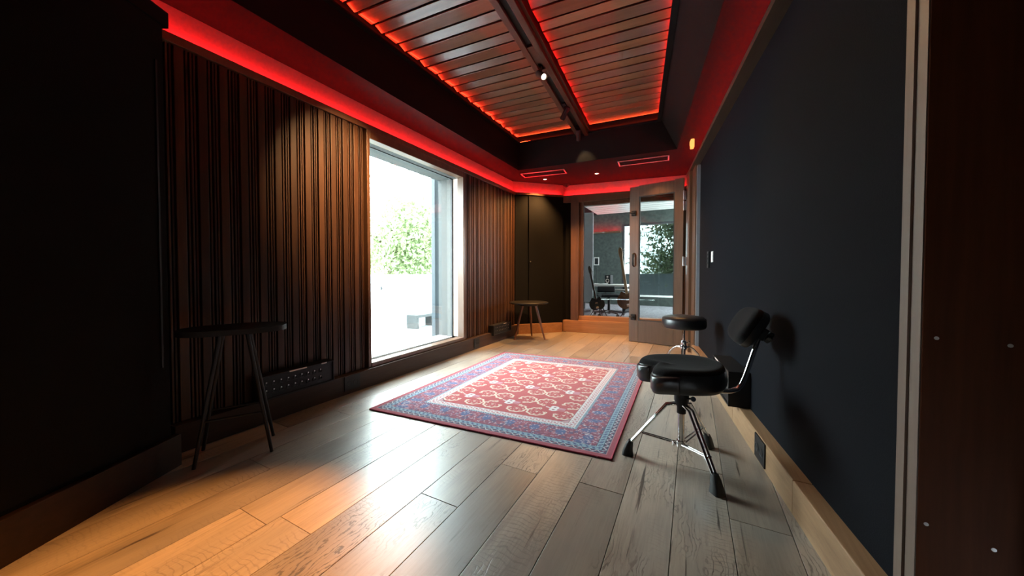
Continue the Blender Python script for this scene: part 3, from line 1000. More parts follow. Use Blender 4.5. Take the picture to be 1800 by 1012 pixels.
def vent(x0, y0, x1, y1, wdt, label):
    a, b_ = Vector((x0, y0, 0)), Vector((x1, y1, 0))
    ln = (b_ - a).length
    t = empty('ceiling_vent', ((x0 + x1) / 2, (y0 + y1) / 2, H_SOF), math.atan2(y1 - y0, x1 - x0))
    tag(t, label, 'vent', 'air vents in the far soffit')
    h, v = ln / 2, wdt / 2
    MB().box(-h, h, -v, -v + 0.016, -0.010, 0.0, bev=0.002).box(-h, h, v - 0.016, v, -0.010, 0.0, bev=0.002) \
        .box(-h, -h + 0.016, -v + 0.016, v - 0.016, -0.010, 0.0, bev=0.002).box(h - 0.016, h, -v + 0.016, v - 0.016, -0.010, 0.0, bev=0.002).build('frame', M['steel'], t)
    MB().box(-h + 0.016, h - 0.016, -v + 0.016, v - 0.016, -0.002, 0.0).build('backing', M['gasket'], t)
    for k in range(5):
        yy = -v + 0.032 + k * (wdt - 0.064) / 4
        MB().box(-h + 0.016, h - 0.016, yy - 0.002, yy + 0.002, -0.009, -0.002).build('slat', M['black_metal'], t)


vent(-0.866, 4.62, -0.263, 4.66, 0.20, 'steel framed linear air vent right of the track end')
vent(-2.21, 4.52, -1.58, 4.60, 0.20, 'linear air vent glowing red near the left cove')
dc = empty('dome_detector', (-1.808, 5.30, H_SOF))
tag(dc, 'small black dome detector under the far soffit', 'detector')
MB().lathe([(0.0, 0.0), (0.05, 0.0), (0.05, -0.016), (0.044, -0.022), (0, -0.022)], 24).build('base', M['black_plastic'], dc)
MB().lathe([(0.036, -0.022), (0.034, -0.042), (0.022, -0.058), (0, -0.064)], 24).build('dome', M['vinyl'], dc)

eb = empty('wall_beacon', (0.005, 4.17, H_SOF - 0.045), 0)
eb.rotation_euler = (0, 0, RA)
tag(eb, 'small white box glowing orange in the right red cove', 'sensor')
MB().box(-0.035, 0.0, -0.035, 0.035, -0.045, 0.045, bev=0.006).build('housing', M['beacon'], eb)
MB().box(-0.04, -0.035, -0.022, 0.022, -0.015, 0.03, bev=0.002).build('lens', M['beacon'], eb)

# switch on the navy wall
sw = empty('wall_switch', (xr(3.62), 3.62, 1.10), RA)
tag(sw, 'small white switch on the navy wall beside the open door', 'switch')
MB().box(-0.008, 0.0, -0.035, 0.035, -0.05, 0.05, bev=0.003).build('plate', M['white'], sw)
MB().box(-0.012, -0.008, -0.014, 0.014, -0.024, 0.024, bev=0.002).build('rocker', M['white'], sw)
sw2 = empty('key_panel', (xr(3.80), 3.80, 1.07), RA)
tag(sw2, 'dark control plate between the white switch and the door', 'switch')
MB().box(-0.012, 0.0, -0.04, 0.04, -0.07, 0.09, bev=0.003).build('plate', M['black_plastic'], sw2)
for z in (-0.03, 0.01, 0.05):
    MB().box(-0.016, -0.012, -0.02, 0.02, z, z + 0.02, bev=0.002).build('button', M['black_metal'], sw2)


# ---------------------------------------------------------------- outlets
def outlet(name, loc, rz, wd, ht, label):
    o = empty(name, loc, rz)
    tag(o, label, 'outlet')
    MB().box(0.0, 0.007, -wd / 2, wd / 2, -ht / 2, ht / 2, bev=0.002).build('plate', M['black_plastic'], o)
    for k in (-1, 1):
        MB().lathe([(0.0, 0.0065), (0.017, 0.0065), (0.019, 0.009), (0.021, 0.009), (0.021, 0.007)], 20, mtx=Matrix.Rotation(PI / 2, 4, 'Y')) \
            .build('socket', M['gasket'], o, loc=(0, k * wd * 0.21, 0))
    return o


outlet('floor_outlet', (XL + 0.05, 1.79, 0.085), 0, 0.14, 0.115, 'black double outlet in the left baseboard before the window')
outlet('floor_outlet', (XL + 0.05, 3.56, 0.075), 0, 0.12, 0.115, 'black outlet in the left baseboard just beyond the window')
outlet('floor_outlet', (xr(2.06, 0.582), 2.06, 0.072), PI + RA, 0.145, 0.118, 'black double outlet in the right oak baseboard')


# ---------------------------------------------------------------- connector boxes
def connector_mesh():
    mb = MB()
    rot = Matrix.Rotation(PI / 2, 4, 'Y')
    mb.lathe([(0.0115, 0.0), (0.0115, 0.004), (0.010, 0.005), (0.009, 0.004), (0.009, 0.001), (0, 0.001)], 14, mtx=rot)
    mb.box(0.0, 0.003, -0.013, 0.013, -0.015, -0.0125)
    return mb.mesh('connector', M['gasket'])


CONN = connector_mesh()
PIN = MB().lathe([(0, 0.0045), (0.0042, 0.004), (0.0042, 0.0), (0, 0.0)], 8, mtx=Matrix.Rotation(PI / 2, 4, 'Y')).mesh('latch', M['steel'])


def connector_box(loc, rz, ln, hgt, dep, n, pitch, y_start, label, strips):
    o = empty('connector_box', loc, rz)
    tag(o, label, 'connector box')
    mb = MB()                              # frame with a recessed face, top slightly sloped
    t = 0.010
    mb.box(0, dep, -ln / 2, ln / 2, hgt - t, hgt, bev=0.002).box(0, dep, -ln / 2, ln / 2, 0, t, bev=0.002)
    mb.box(0, dep, -ln / 2, -ln / 2 + t, t, hgt - t, bev=0.002).box(0, dep, ln / 2 - t, ln / 2, t, hgt - t, bev=0.002)
    mb.build('housing', M['black_metal'], o)
    MB().box(0.0, dep - 0.010, -ln / 2 + t, ln / 2 - t, t, hgt - t).build('face_plate', M['black_plastic'], o)
    for row in range(2):
        z = hgt * (0.66 if row else 0.34)
        for k in range(n):
            c = inst(CONN, 'connector', o, (dep - 0.010, y_start + k * pitch, z))
            inst(PIN, 'latch', c, (0.001, 0, 0.008))
    for (ya, yb) in strips:
        MB().box(dep, dep + 0.001, ya, yb, hgt - t + 0.0005, hgt - 0.0005).build('label_strip', M['label'], o)
    return o


connector_box((XL + 0.002, 1.365, 0.152), 0, 0.50, 0.155, 0.085, 9, 0.044, -0.205, 'black connector box with two rows of sockets before the window', [(-0.07, 0.045), (0.15, 0.19)])
connector_box((XL + 0.002, 4.17, 0.110), 0, 0.50, 0.135, 0.085, 9, 0.044, -0.18, 'black connector box on the timber wall behind the far table', [(0.02, 0.10)])
rb = connector_box((xr(2.69, 0.641), 2.69, 0.136), PI + RA, 0.46, 0.215, 0.115, 8, 0.046, -0.16, 'black connector box on the right baseboard behind the backrest', [(-0.16, -0.06)])

# ---------------------------------------------------------------- rug
RUGC = [(-1.974, 1.622), (-0.353, 1.750), (-0.392, 3.735), (-1.974, 3.545)]      # near-left, near-right, far-right, far-left


def rug():
    W, Lg = 1.62, 1.95
    nx, ny = 420, 506
    u = np.linspace(0, W, nx)
    v = np.linspace(0, Lg, ny)
    U, V = np.meshgrid(u, v)
    du = np.minimum(U, W - U)
    dv = np.minimum(V, Lg - V)
    D = np.minimum(du, dv)
    along = np.where(du < dv, V, U)
    rng = np.random.default_rng(5)
    red = np.array((0.40, 0.030, 0.050))
    navy_ = np.array((0.030, 0.035, 0.100))
    purple = np.array((0.230, 0.030, 0.085))
    blue = np.array((0.035, 0.095, 0.270))
    pale = np.array((0.62, 0.66, 0.70))
    sky_ = np.array((0.27, 0.42, 0.52))
    cream = np.array((0.74, 0.62, 0.50))
    pink = np.array((0.50, 0.26, 0.29))
    whitec = np.array((0.70, 0.67, 0.68))
    C = np.zeros((ny, nx, 3))
    C[:] = (0.42, 0.028, 0.036)

    def band(a, b_):
        return (D >= a) & (D < b_)

    def put(mask, c, al=1.0):
        C[mask] = C[mask] * (1 - al) + np.asarray(c) * al
    # ---- field first
    fld = D >= 0.318

    def fmask(m):
        return m & fld
    gx = [W / 2 + k * 0.335 for k in (-1, 0, 1)]
    gy = [0.505 + k * 0.362 for k in range(-1, 5)]
    # ring scrolls on a lattice half the pitch of the motifs, open towards the nearest motif
    for i, cx in enumerate(gx):
        for j, cy in enumerate(gy):
            for sx in (-1, 1):
                for sy in (-1, 1):
                    px, py = cx + sx * 0.094, cy + sy * 0.091
                    x, y_ = U - px, V - py
                    rr = np.hypot(x * 0.92, y_)
                    an = np.arctan2(y_ * -sy, x * -sx)
                    op = np.abs(an - 0.75)
                    wob = 0.003 * np.sin(an * 9)
                    put(fmask((np.abs(rr - 0.060 - wob) < 0.0065) & (op > 0.75)), cream, 0.95)
                    put(fmask((np.abs(rr - 0.040) < 0.004) & (np.sin(an * 7) > 0.3) & (op > 0.5)), cream, 0.75)
                    for t in (0.0, 1.55):
                        ex, ey = px - sx * 0.060 * math.cos(t) , py - sy * 0.060 * math.sin(t)
                        put(fmask(np.hypot(U - ex, V - ey) < 0.013), cream, 0.9)
                        put(fmask(np.hypot(U - ex, V - ey) < 0.005), (0.45, 0.05, 0.06), 0.9)
                    put(fmask(np.hypot(x, y_) < 0.010), cream, 0.75)
                    for a in range(5):
                        ex, ey = px + 0.022 * math.cos(a * 1.256), py + 0.022 * math.sin(a * 1.256)
                        put(fmask(np.hypot(U - ex, V - ey) < 0.0055), (0.60, 0.20, 0.20), 0.9)
    for cx in gx:
        for cy in gy:
            x, y_ = U - cx, V - cy
            stem = (np.abs(x + 0.020) < 0.010) & (np.abs(y_) < 0.040)
            b1 = np.hypot((x + 0.004) * 0.8, y_ - 0.019)
            b2 = np.hypot((x + 0.004) * 0.8, y_ + 0.019)
            bw = ((b1 < 0.024) & (b1 > 0.009)) | ((b2 < 0.024) & (b2 > 0.009))
            bars = (x > 0.016) & (x < 0.075) & (np.abs(y_) < 0.030) & (np.sin(y_ * 420) > 0.25)
            tail = (x < -0.028) & (x > -0.070) & (np.abs(y_ + (x + 0.03) * 0.4) < 0.007)
            put(fmask(bars), (0.60, 0.42, 0.55), 0.8)
            put(fmask(tail), whitec, 0.8)
            put(fmask(stem | bw), whitec)
            put(fmask((b1 < 0.009) | (b2 < 0.009)), (0.22, 0.05, 0.08))
    # cut corners of the field
    cdist = (W / 2 - np.abs(U - W / 2) - 0.318) + (Lg / 2 - np.abs(V - Lg / 2) - 0.318)
    put(fld & (cdist < 0.055), pink)
    put(fld & (cdist >= 0.055) & (cdist < 0.066), (0.12, 0.03, 0.06))
    put(fld & (D < 0.322), (0.20, 0.03, 0.05))
    # ---- pink-white inner guard with loops
    put(band(0.272, 0.318), pink)
    ph = (along / 0.040) % 1.0
    rr = np.hypot((ph - 0.5) * 0.040, (D - 0.295) * 0.95)
    m_ = band(0.272, 0.318)
    put(m_ & (np.abs(rr - 0.013) < 0.0045), whitec)
    put(m_ & (rr < 0.006), red)
    put(m_ & (np.abs(D - 0.316) < 0.003), whitec)
    # pale blue line
    m_ = band(0.250, 0.272)
    put(m_, sky_)
    put(m_ & (((along / 0.018 + D * 40) % 1.0) < 0.35), navy_)
    put(m_ & (np.abs(D - 0.269) < 0.003), whitec)
    # ---- main border
    mb_ = band(0.098, 0.250)
    put(mb_, purple)
    nz = rng.random((ny // 6 + 2, nx // 6 + 2))
    nzb = np.kron(nz, np.ones((6, 6)))[:ny, :nx]
    put(mb_ & (nzb > 0.72), (0.30, 0.045, 0.09))
    put(mb_ & (nzb < 0.2), (0.10, 0.05, 0.14))

    def stamp(cx, cy, rx, ry, ang, c, mask, al=0.9):
        i0, i1 = max(0, int((cx - 0.06) / W * nx)), min(nx, int((cx + 0.06) / W * nx) + 1)
        j0, j1 = max(0, int((cy - 0.06) / Lg * ny)), min(ny, int((cy + 0.06) / Lg * ny) + 1)
        if i1 <= i0 or j1 <= j0:
            return
        x = U[j0:j1, i0:i1] - cx
        y_ = V[j0:j1, i0:i1] - cy
        a, b_ = math.cos(ang), math.sin(ang)
        m_ = ((((x * a + y_ * b_) / rx) ** 2 + ((-x * b_ + y_ * a) / ry) ** 2) < 1) & mask[j0:j1, i0:i1]
        sub = C[j0:j1, i0:i1]
        sub[m_] = sub[m_] * (1 - al) + np.asarray(c) * al
    # blue palmettes along the border
    per = []
    for k in range(int(Lg / 0.145) + 1):
        for x in (0.178, W - 0.178):
            per.append((x, 0.12 + k * 0.145, 0))
    for k in range(int(W / 0.165) + 1):
        for y_ in (0.178, Lg - 0.178):
            per.append((0.14 + k * 0.165, y_, 1))
    for (x, y_, o) in per:
        off = 0.018 * math.sin(x * 40 + y_ * 43)
        if o == 0:
            stamp(x + off, y_, 0.048, 0.026, 0.2, blue, mb_)
        else:
            stamp(x, y_ + off, 0.030, 0.040, 0.1, blue, mb_)
        for a in range(9):
            t = a * 0.698 + x
            stamp(x + 0.045 * math.cos(t), y_ + 0.040 * math.sin(t), 0.010, 0.0035, t, (0.55, 0.36, 0.42), mb_, 0.75)
    for _ in range(2600):
        e = rng.random()
        if e < 0.28:
            x, y_ = rng.uniform(0.1, 0.25), rng.uniform(0.1, Lg - 0.1)
        elif e < 0.56:
            x, y_ = W - rng.uniform(0.1, 0.25), rng.uniform(0.1, Lg - 0.1)
        elif e < 0.78:
            x, y_ = rng.uniform(0.1, W - 0.1), rng.uniform(0.1, 0.25)
        else:
            x, y_ = rng.uniform(0.1, W - 0.1), Lg - rng.uniform(0.1, 0.25)
        c = [(0.62, 0.46, 0.52), (0.45, 0.16, 0.26), (0.70, 0.62, 0.66), (0.12, 0.10, 0.26)][rng.integers(0, 4)]
        stamp(x, y_, rng.uniform(0.004, 0.009), rng.uniform(0.0025, 0.004), rng.uniform(0, 3.1), c, mb_, 0.7)
    # ---- outer guards
    put(band(0.093, 0.098), navy_)
    m_ = band(0.064, 0.093)
    put(m_, sky_)
    ph = (along / 0.034) % 1.0
    put(m_ & (np.hypot((ph - 0.5) * 0.034, D - 0.0785) < 0.0085), (0.05, 0.10, 0.26))
    put(m_ & (np.abs(D - 0.0785 - 0.010 * np.sin(along * 185)) < 0.0028), (0.03, 0.05, 0.16))
    m_ = band(0.034, 0.064)
    put(m_, navy_)
    put(m_ & (np.abs(D - 0.049 - 0.009 * np.sin(along * 140)) < 0.0035), pale)
    ph = (along / 0.0224) % 1.0
    put(m_ & (np.hypot((ph - 0.5) * 0.0224, (D - 0.049) * 0.6) < 0.0045), (0.22, 0.05, 0.12))
    put(band(0.030, 0.034), pink)
    put(D < 0.030, (0.36, 0.030, 0.065))
    # weave noise
    C *= (0.90 + 0.2 * rng.random((ny, nx)))[..., None]
    C = np.clip(C * 0.72, 0, 1)
    # ---- mesh
    s, t = U / W, V / Lg
    P = [np.array(p) for p in RUGC]
    X = (1 - s) * (1 - t) * P[0][0] + s * (1 - t) * P[1][0] + s * t * P[2][0] + (1 - s) * t * P[3][0]
    Y = (1 - s) * (1 - t) * P[0][1] + s * (1 - t) * P[1][1] + s * t * P[2][1] + (1 - s) * t * P[3][1]
    Z = 0.0085 + 0.0008 * np.sin(X * 9 + 1) * np.sin(Y * 7)
    co = np.stack([X, Y, Z], -1).reshape(-1, 3)
    idx = np.arange(nx * ny).reshape(ny, nx)
    q = np.stack([idx[:-1, :-1], idx[:-1, 1:], idx[1:, 1:], idx[1:, :-1]], -1).reshape(-1, 4)
    me = bpy.data.meshes.new('rug_pile')
    me.vertices.add(len(co))
    me.vertices.foreach_set('co', co.ravel())
    me.loops.add(q.size)
    me.loops.foreach_set('vertex_index', q.ravel().astype(np.int32))
    me.polygons.add(len(q))
    me.polygons.foreach_set('loop_start', (np.arange(len(q)) * 4).astype(np.int32))
    me.polygons.foreach_set('loop_total', np.full(len(q), 4, np.int32))
    me.update(calc_edges=True)
    a = me.color_attributes.new('weave', 'FLOAT_COLOR', 'POINT')
    rgba = np.ones((nx * ny, 4), np.float32)
    rgba[:, :3] = C.reshape(-1, 3)
    a.data.foreach_set('color', rgba.ravel())
    me.materials.append(M['rug'])
    me.polygons.foreach_set('use_smooth', [True] * len(me.polygons))
    root = empty('patterned_rug', (0, 0, 0))
    tag(root, 'red and navy patterned rug on the oak floorboards', 'rug')
    inst(me, 'pile', root)
    bd = MB()
    pr = random.Random(4)
    for i in range(4):
        a_, b_ = Vector(RUGC[i]), Vector(RUGC[(i + 1) % 4])
        pts = [(*(a_.lerp(b_, k / 40) + Vector((pr.uniform(-.001, .001), pr.uniform(-.001, .001)))), 0.0050) for k in range(41)]
        bd.tube(pts, 0.0052, 8)
    bd.build('binding', M['rug_edge'], root)
    bs = MB()
    bs.prism([tuple(p) for p in RUGC], 0.001, 0.0075)
    bs.build('backing', M['sub'], root)
    fb = MB()
    for k in range(26):
        t = pr.random()
        e = pr.choice((0, 1, 1))
        a_, b_ = Vector(RUGC[e]), Vector(RUGC[e + 1])
        p_ = a_.lerp(b_, t)
        n_ = Vector((b_.y - a_.y, -(b_.x - a_.x))).normalized()
        l_ = pr.uniform(0.008, 0.02)
        q_ = p_ + n_ * l_ + (b_ - a_).normalized() * pr.uniform(-.012, .012)
        fb.tube([(*p_, 0.004), (*(p_.lerp(q_, .5)), 0.007), (*q_, 0.0025)], 0.0009, 5)
    fo = fb.build('loose_threads', M['label'], root)
    fo['kind'] = 'stuff'
    return root


rug()


# ---------------------------------------------------------------- front drum throne
def saddle_r(th):
    """plan outline, th = 0 is the front"""
    f = abs(((th + PI) % (2 * PI)) - PI)
    a, b_ = 0.190, 0.200
    r = a * b_ / math.sqrt((b_ * math.cos(th)) ** 2 + (a * math.sin(th)) ** 2)
    r *= 1 - 0.34 * math.exp(-(f / 0.33) ** 2) + 0.13 * math.exp(-((f - 0.62) / 0.34) ** 2)
    r *= 1 - 0.05 * math.exp(-((f - PI / 2) / 0.35) ** 2)
    return r


def throne():
    t = empty('drum_throne', (-0.040, 1.885, 0.0), math.atan2(-0.426, -0.906))
    tag(t, 'black saddle drum throne with padded backrest on chrome tripod beside rug', 'drum stool')
    n = 72
    ang = [2 * PI * k / n for k in range(n)]

    def zt(x, y_):
        # the rim rises to the back, front lobes roll down a little
        return 0.012 * max(0.0, -x / 0.2) ** 2 - 0.030 * max(0.0, (x - 0.08) / 0.14) ** 2

    def ring(scale, z, keep=1.0):
        o = []
        for th in ang:
            r = saddle_r(th) * scale
            x, y_ = r * math.cos(th), r * math.sin(th)
            o.append((x, y_, z + zt(x, y_) * keep))
        return o
    MB().loft([ring(0.55, 0.392, 0.4), ring(0.80, 0.394, 0.6), ring(0.94, 0.404), ring(0.995, 0.425), ring(1.0, 0.450), ring(0.985, 0.475), ring(0.955, 0.492)], True, False).build('seat_side', M['vinyl'], t, sharp=60)
    # suede top: dished, with the seam on the outline
    top = []
    for sc, z in ((0.957, 0.4915), (0.93, 0.5030), (0.88, 0.510), (0.78, 0.511), (0.62, 0.506), (0.42, 0.500), (0.2, 0.498), (0.04, 0.497)):
        top.append(ring(sc, z, 1.0 if sc > 0.5 else 0.5))
    MB().loft(top, False, True).build('seat_top', M['suede'], t, sharp=60)
    # glossy vinyl thigh caps on the two front lobes
    for s in (1, -1):
        rows = []
        for sc, z in ((0.972, 0.486), (1.012, 0.478), (1.018, 0.450), (1.010, 0.424), (0.955, 0.402)):
            row = []
            for k in range(17):
                th = s * (0.20 + k / 16 * 0.92)
                r = saddle_r(th) * sc
                x, y_ = r * math.cos(th), r * math.sin(th)
                row.append((x, y_, z + zt(x, y_)))
            rows.append(row)
        mb = MB()
        rr = [[mb.bm.verts.new(p) for p in row] for row in rows]
        for a_, b_ in zip(rr, rr[1:]):
            for k in range(16):
                mb.bm.faces.new((a_[k], a_[k + 1], b_[k + 1], b_[k]))
        o = mb.build('thigh_cap', M['vinyl_gloss'], t, sharp=60)
        so = o.modifiers.new('thick', 'SOLIDIFY')
        so.thickness = 0.003
        tag(o, 'glossy vinyl cap on a front lobe')
    # clamp under the seat
    MB().box(-0.10, 0.07, -0.045, 0.045, 0.380, 0.394, bev=0.003).build('seat_plate', M['black_metal'], t)
    MB().lathe([(0.0, 0.382), (0.030, 0.382), (0.030, 0.362), (0.034, 0.355), (0.034, 0.318), (0.026, 0.296), (0.021, 0.286), (0.021, 0.255), (0.0, 0.255)], 24).build('clamp', M['black_plastic'], t)
    MB().tube([(-0.015, 0.038, 0.34), (-0.02, 0.075, 0.352)], 0.005, 8).lathe([(0, 0), (0.012, 0.001), (0.012, 0.006), (0, 0.007)], 10, mtx=Matrix.Translation((-0.02, 0.075, 0.352)) @ Matrix.Rotation(R(-80), 4, 'X')).build('wing_screw', M['chrome'], t)
    tv = MB().lathe([(0, -0.008), (0.018, -0.008), (0.022, 0.0), (0.018, 0.008), (0, 0.008)], 20, c=(0, 0)).build('tilt_lever', M['black_plastic'], t, loc=(-0.115, -0.045, 0.366))
    tv.scale = (1.7, 1.0, 1.0)
    # centre post
    MB().tube([(0, 0, 0.38), (0, 0, 0.085)], 0.0155, 20).build('centre_post', M['chrome'], t)
    MB().lathe([(0.0156, 0.085), (0.021, 0.087), (0.022, 0.105), (0.021, 0.118), (0.0156, 0.12)], 20).build('lower_collar', M['chrome'], t)
    MB().tube([(0.03, 0.01, 0.10), (0.05, 0.02, 0.112)], 0.004, 8).box(0.045, 0.053, 0.006, 0.034, 0.104, 0.122, bev=0.002).build('wing_nut', M['chrome'], t)
    # three legs towards the real foot positions
    inv = Matrix.Rotation(-t.rotation_euler.z, 3, 'Z')
    for (wx, wy) in ((-0.300, 1.852), (0.112, 1.690), (0.092, 2.140)):
        f = inv @ Vector((wx + 0.040, wy - 1.885, 0))
        d = f.normalized()
        s = Vector((-d.y, d.x, 0))
        top_ = d * 0.026 + Vector((0, 0, 0.300))
        sh = d * 0.068 + Vector((0, 0, 0.290))
        end = d * (f.length - 0.018) + Vector((0, 0, 0.058))
        lg = MB()
        for k in (-1, 1):                  # double-braced: two flat bars per leg
            o_ = s * 0.010 * k
            lg.tube([top_ + o_, sh + o_, end + o_ * 0.8], 0.0062, 10)
        l_ = lg.build('leg', M['chrome'], t)
        ft = MB()
        prof = []
        for (a_, z, wx_, ln_) in ((-0.006, 0.078, 0.013, 0.012), (0.0, 0.058, 0.018, 0.017), (0.008, 0.025, 0.022, 0.023), (0.010, 0.0, 0.025, 0.028)):
            c = d * (f.length + a_ - 0.020) + Vector((0, 0, z))
            prof.append([tuple(c + d * ln_ * sx + s * wx_ * sy) for sx, sy in ((-1, -0.7), (-0.7, -1), (0.7, -1), (1, -0.7), (1, 0.7), (0.7, 1), (-0.7, 1), (-1, 0.7))])
        ft.loft(prof).build('rubber_foot', M['rubber'], l_)
        bj = sh.lerp(end, 0.70)
        br = MB()
        for k in (-1, 1):
            br.tube([d * 0.022 + s * 0.010 * k + Vector((0, 0, 0.102)), bj + s * 0.007 * k], 0.0042, 8)
        br.tube([bj - s * 0.017, bj + s * 0.017], 0.0045, 8)
        br.build('brace', M['chrome'], t)
    # backrest post: comes out under the seat, bends up
    bp_ = [(-0.06, 0, 0.372), (-0.20, 0, 0.366), (-0.240, 0, 0.368), (-0.270, 0, 0.378), (-0.290, 0, 0.402), (-0.306, 0, 0.44), (-0.344, 0, 0.56), (-0.366, 0, 0.63), (-0.376, 0, 0.665)]
    MB().tube(bp_, 0.0115, 16).build('backrest_post', M['chrome'], t)
    # pad: oval cushion leaning back
    mb = MB()
    rings = []
    nn = 48
    for (dx, k) in ((0.040, 0.62), (0.052, 0.80), (0.054, 0.0)):
        pass
    lean = Matrix.Translation((-0.366, 0, 0.662)) @ Matrix.Rotation(R(-20), 4, 'Z') @ Matrix.Rotation(R(-30), 4, 'Y')

    def pr(scale, x, curve=0.0):
        o = []
        for k in range(nn):
            th = 2 * PI * k / nn
            c_, s_ = math.cos(th), math.sin(th)
            yy = 0.150 * scale * math.copysign(abs(c_) ** 0.72, c_)
            zz = 0.098 * scale * math.copysign(abs(s_) ** 0.72, s_)
            o.append(tuple(lean @ Vector((x + curve * (yy / 0.15) ** 2, yy, zz))))
        return o
    MB().loft([pr(0.90, 0.012, 0.012), pr(1.0, 0.022, 0.012), pr(1.0, 0.048, 0.014)], True, False).build('backrest_shell', M['vinyl'], t, sharp=60)
    MB().loft([pr(1.0, 0.048, 0.014), pr(0.985, 0.066, 0.016), pr(0.93, 0.078, 0.018), pr(0.80, 0.085, 0.018), pr(0.5, 0.088, 0.012), pr(0.05, 0.088, 0.0)], False, True).build('backrest_pad', M['suede'], t, sharp=60)
    mt = lean @ Matrix.Rotation(R(-90), 4, 'Y')
    bk_ = MB().box(-0.030, 0.014, -0.03, 0.03, -0.03, 0.03, bev=0.005)
    bk_.bm.transform(lean)
    bk_.build('bracket', M['black_metal'], t)
    kb = MB()
    pf = []
    for (x, rad) in ((-0.025, 0.012), (-0.036, 0.012), (-0.038, 0.027), (-0.054, 0.029), (-0.060, 0.021)):
        pf.append([tuple(lean @ Vector((x, rad * (1 + 0.14 * math.cos(6 * 2 * PI * k / 36)) * math.cos(2 * PI * k / 36), rad * (1 + 0.14 * math.cos(6 * 2 * PI * k / 36)) * math.sin(2 * PI * k / 36)))) for k in range(36)])
    kb.loft(pf).build('knob', M['vinyl'], t)
    return t


M['vinyl_gloss'] = plain('gloss_vinyl', (0.020, 0.020, 0.022), 0.28, noise=0.1, nscale=300, bump=0.1, spec=0.8)
throne()


# ---------------------------------------------------------------- round stool behind
def round_stool():
    t = empty('round_stool', (-0.058, 3.265, 0.0), R(18))
    tag(t, 'round black padded stool on chrome tripod near the open door', 'drum stool')
    MB().lathe([(0, 0.482), (0.150, 0.482), (0.164, 0.488), (0.171, 0.500), (0.173, 0.525), (0.171, 0.552), (0.167, 0.560)], 48).build('seat_side', M['vinyl'], t, sharp=50)
    MB().lathe([(0.1675, 0.560), (0.171, 0.564), (0.167, 0.568), (0.150, 0.579), (0.10, 0.587), (0.04, 0.590), (0, 0.590)], 48).build('seat_top', M['vinyl'], t, sharp=50)
    MB().lathe([(0, 0.47), (0.05, 0.47), (0.05, 0.482), (0, 0.482)], 20).build('seat_plate', M['black_metal'], t)
    MB().tube([(0, 0, 0.475), (0, 0, 0.30)], 0.011, 16).build('inner_post', M['chrome'], t)
    MB().lathe([(0.0112, 0.375), (0.020, 0.373), (0.022, 0.36), (0.022, 0.33), (0.018, 0.325), (0.018, 0.13), (0, 0.13)], 20).build('outer_post', M['chrome'], t)
    MB().lathe([(0.018, 0.335), (0.026, 0.333), (0.028, 0.32), (0.026, 0.300), (0.018, 0.298)], 20).build('hub', M['chrome'], t)
    MB().tube([(0.02, 0, 0.355), (0.045, 0, 0.362)], 0.004, 8).box(0.040, 0.046, -0.014, 0.014, 0.352, 0.374, bev=0.002).build('wing_nut', M['chrome'], t)
    for k in range(3):
        a = 2 * PI * k / 3 + 0.2
        d = Vector((math.cos(a), math.sin(a), 0))
        s = Vector((-d.y, d.x, 0))
        lg = MB()
        for q in (-1, 1):
            pts = []
            for (r_, z) in ((0.020, 0.312), (0.05, 0.318), (0.085, 0.300), (0.12, 0.262), (0.16, 0.195), (0.195, 0.120), (0.222, 0.05)):
                pts.append(d * r_ + s * 0.009 * q + Vector((0, 0, z)))
            lg.tube(pts, 0.0058, 8)
        l_ = lg.build('leg', M['chrome'], t)
        MB().tube([d * 0.215 + Vector((0, 0, 0.075)), d * 0.228 + Vector((0, 0, 0.03)), d * 0.232 + Vector((0, 0, 0.0))], [0.015, 0.019, 0.022], 12).build('rubber_foot', M['rubber'], l_)
        MB().tube([d * 0.018 + Vector((0, 0, 0.145)), d * 0.185 + Vector((0, 0, 0.142))], 0.0045, 8).build('brace', M['chrome'], t)


round_stool()


# ---------------------------------------------------------------- tables
def left_table():
    cx, cy = -2.142, 0.912
    rz = math.atan2(0.87, 0.49)
    t = empty('side_table', (cx, cy, 0.0), rz)
    tag(t, 'small black table with thin metal legs in the dark left corner', 'table')
    pts = []
    A, B = 0.228, 0.135
    for k in range(48):
        th = 2 * PI * k / 48
        c_, s_ = math.cos(th), math.sin(th)
        pts.append((A * math.copysign(abs(c_) ** 0.75, c_), B * math.copysign(abs(s_) ** 0.75, s_)))
    MB().prism(pts, 0.640, 0.668, bev=0.004).build('tabletop', M['table_black'], t)
    for sx in (-1, 1):
        for sy in (-1, 1):
            MB().tube([(sx * 0.055, sy * 0.050, 0.640), (sx * 0.155, sy * 0.105, 0.0)], [0.010, 0.008], 10).build('leg', M['black_metal'], t)
    MB().tube([(-0.121, -0.086, 0.215), (0.121, -0.086, 0.215)], 0.006, 8).build('stretcher', M['black_metal'], t)
    MB().tube([(-0.121, 0.086, 0.215), (0.121, 0.086, 0.215)], 0.006, 8).build('stretcher', M['black_metal'], t)
    MB().box(-0.09, 0.09, -0.065, 0.065, 0.630, 0.640, bev=0.002).build('mounting_plate', M['black_metal'], t)


left_table()


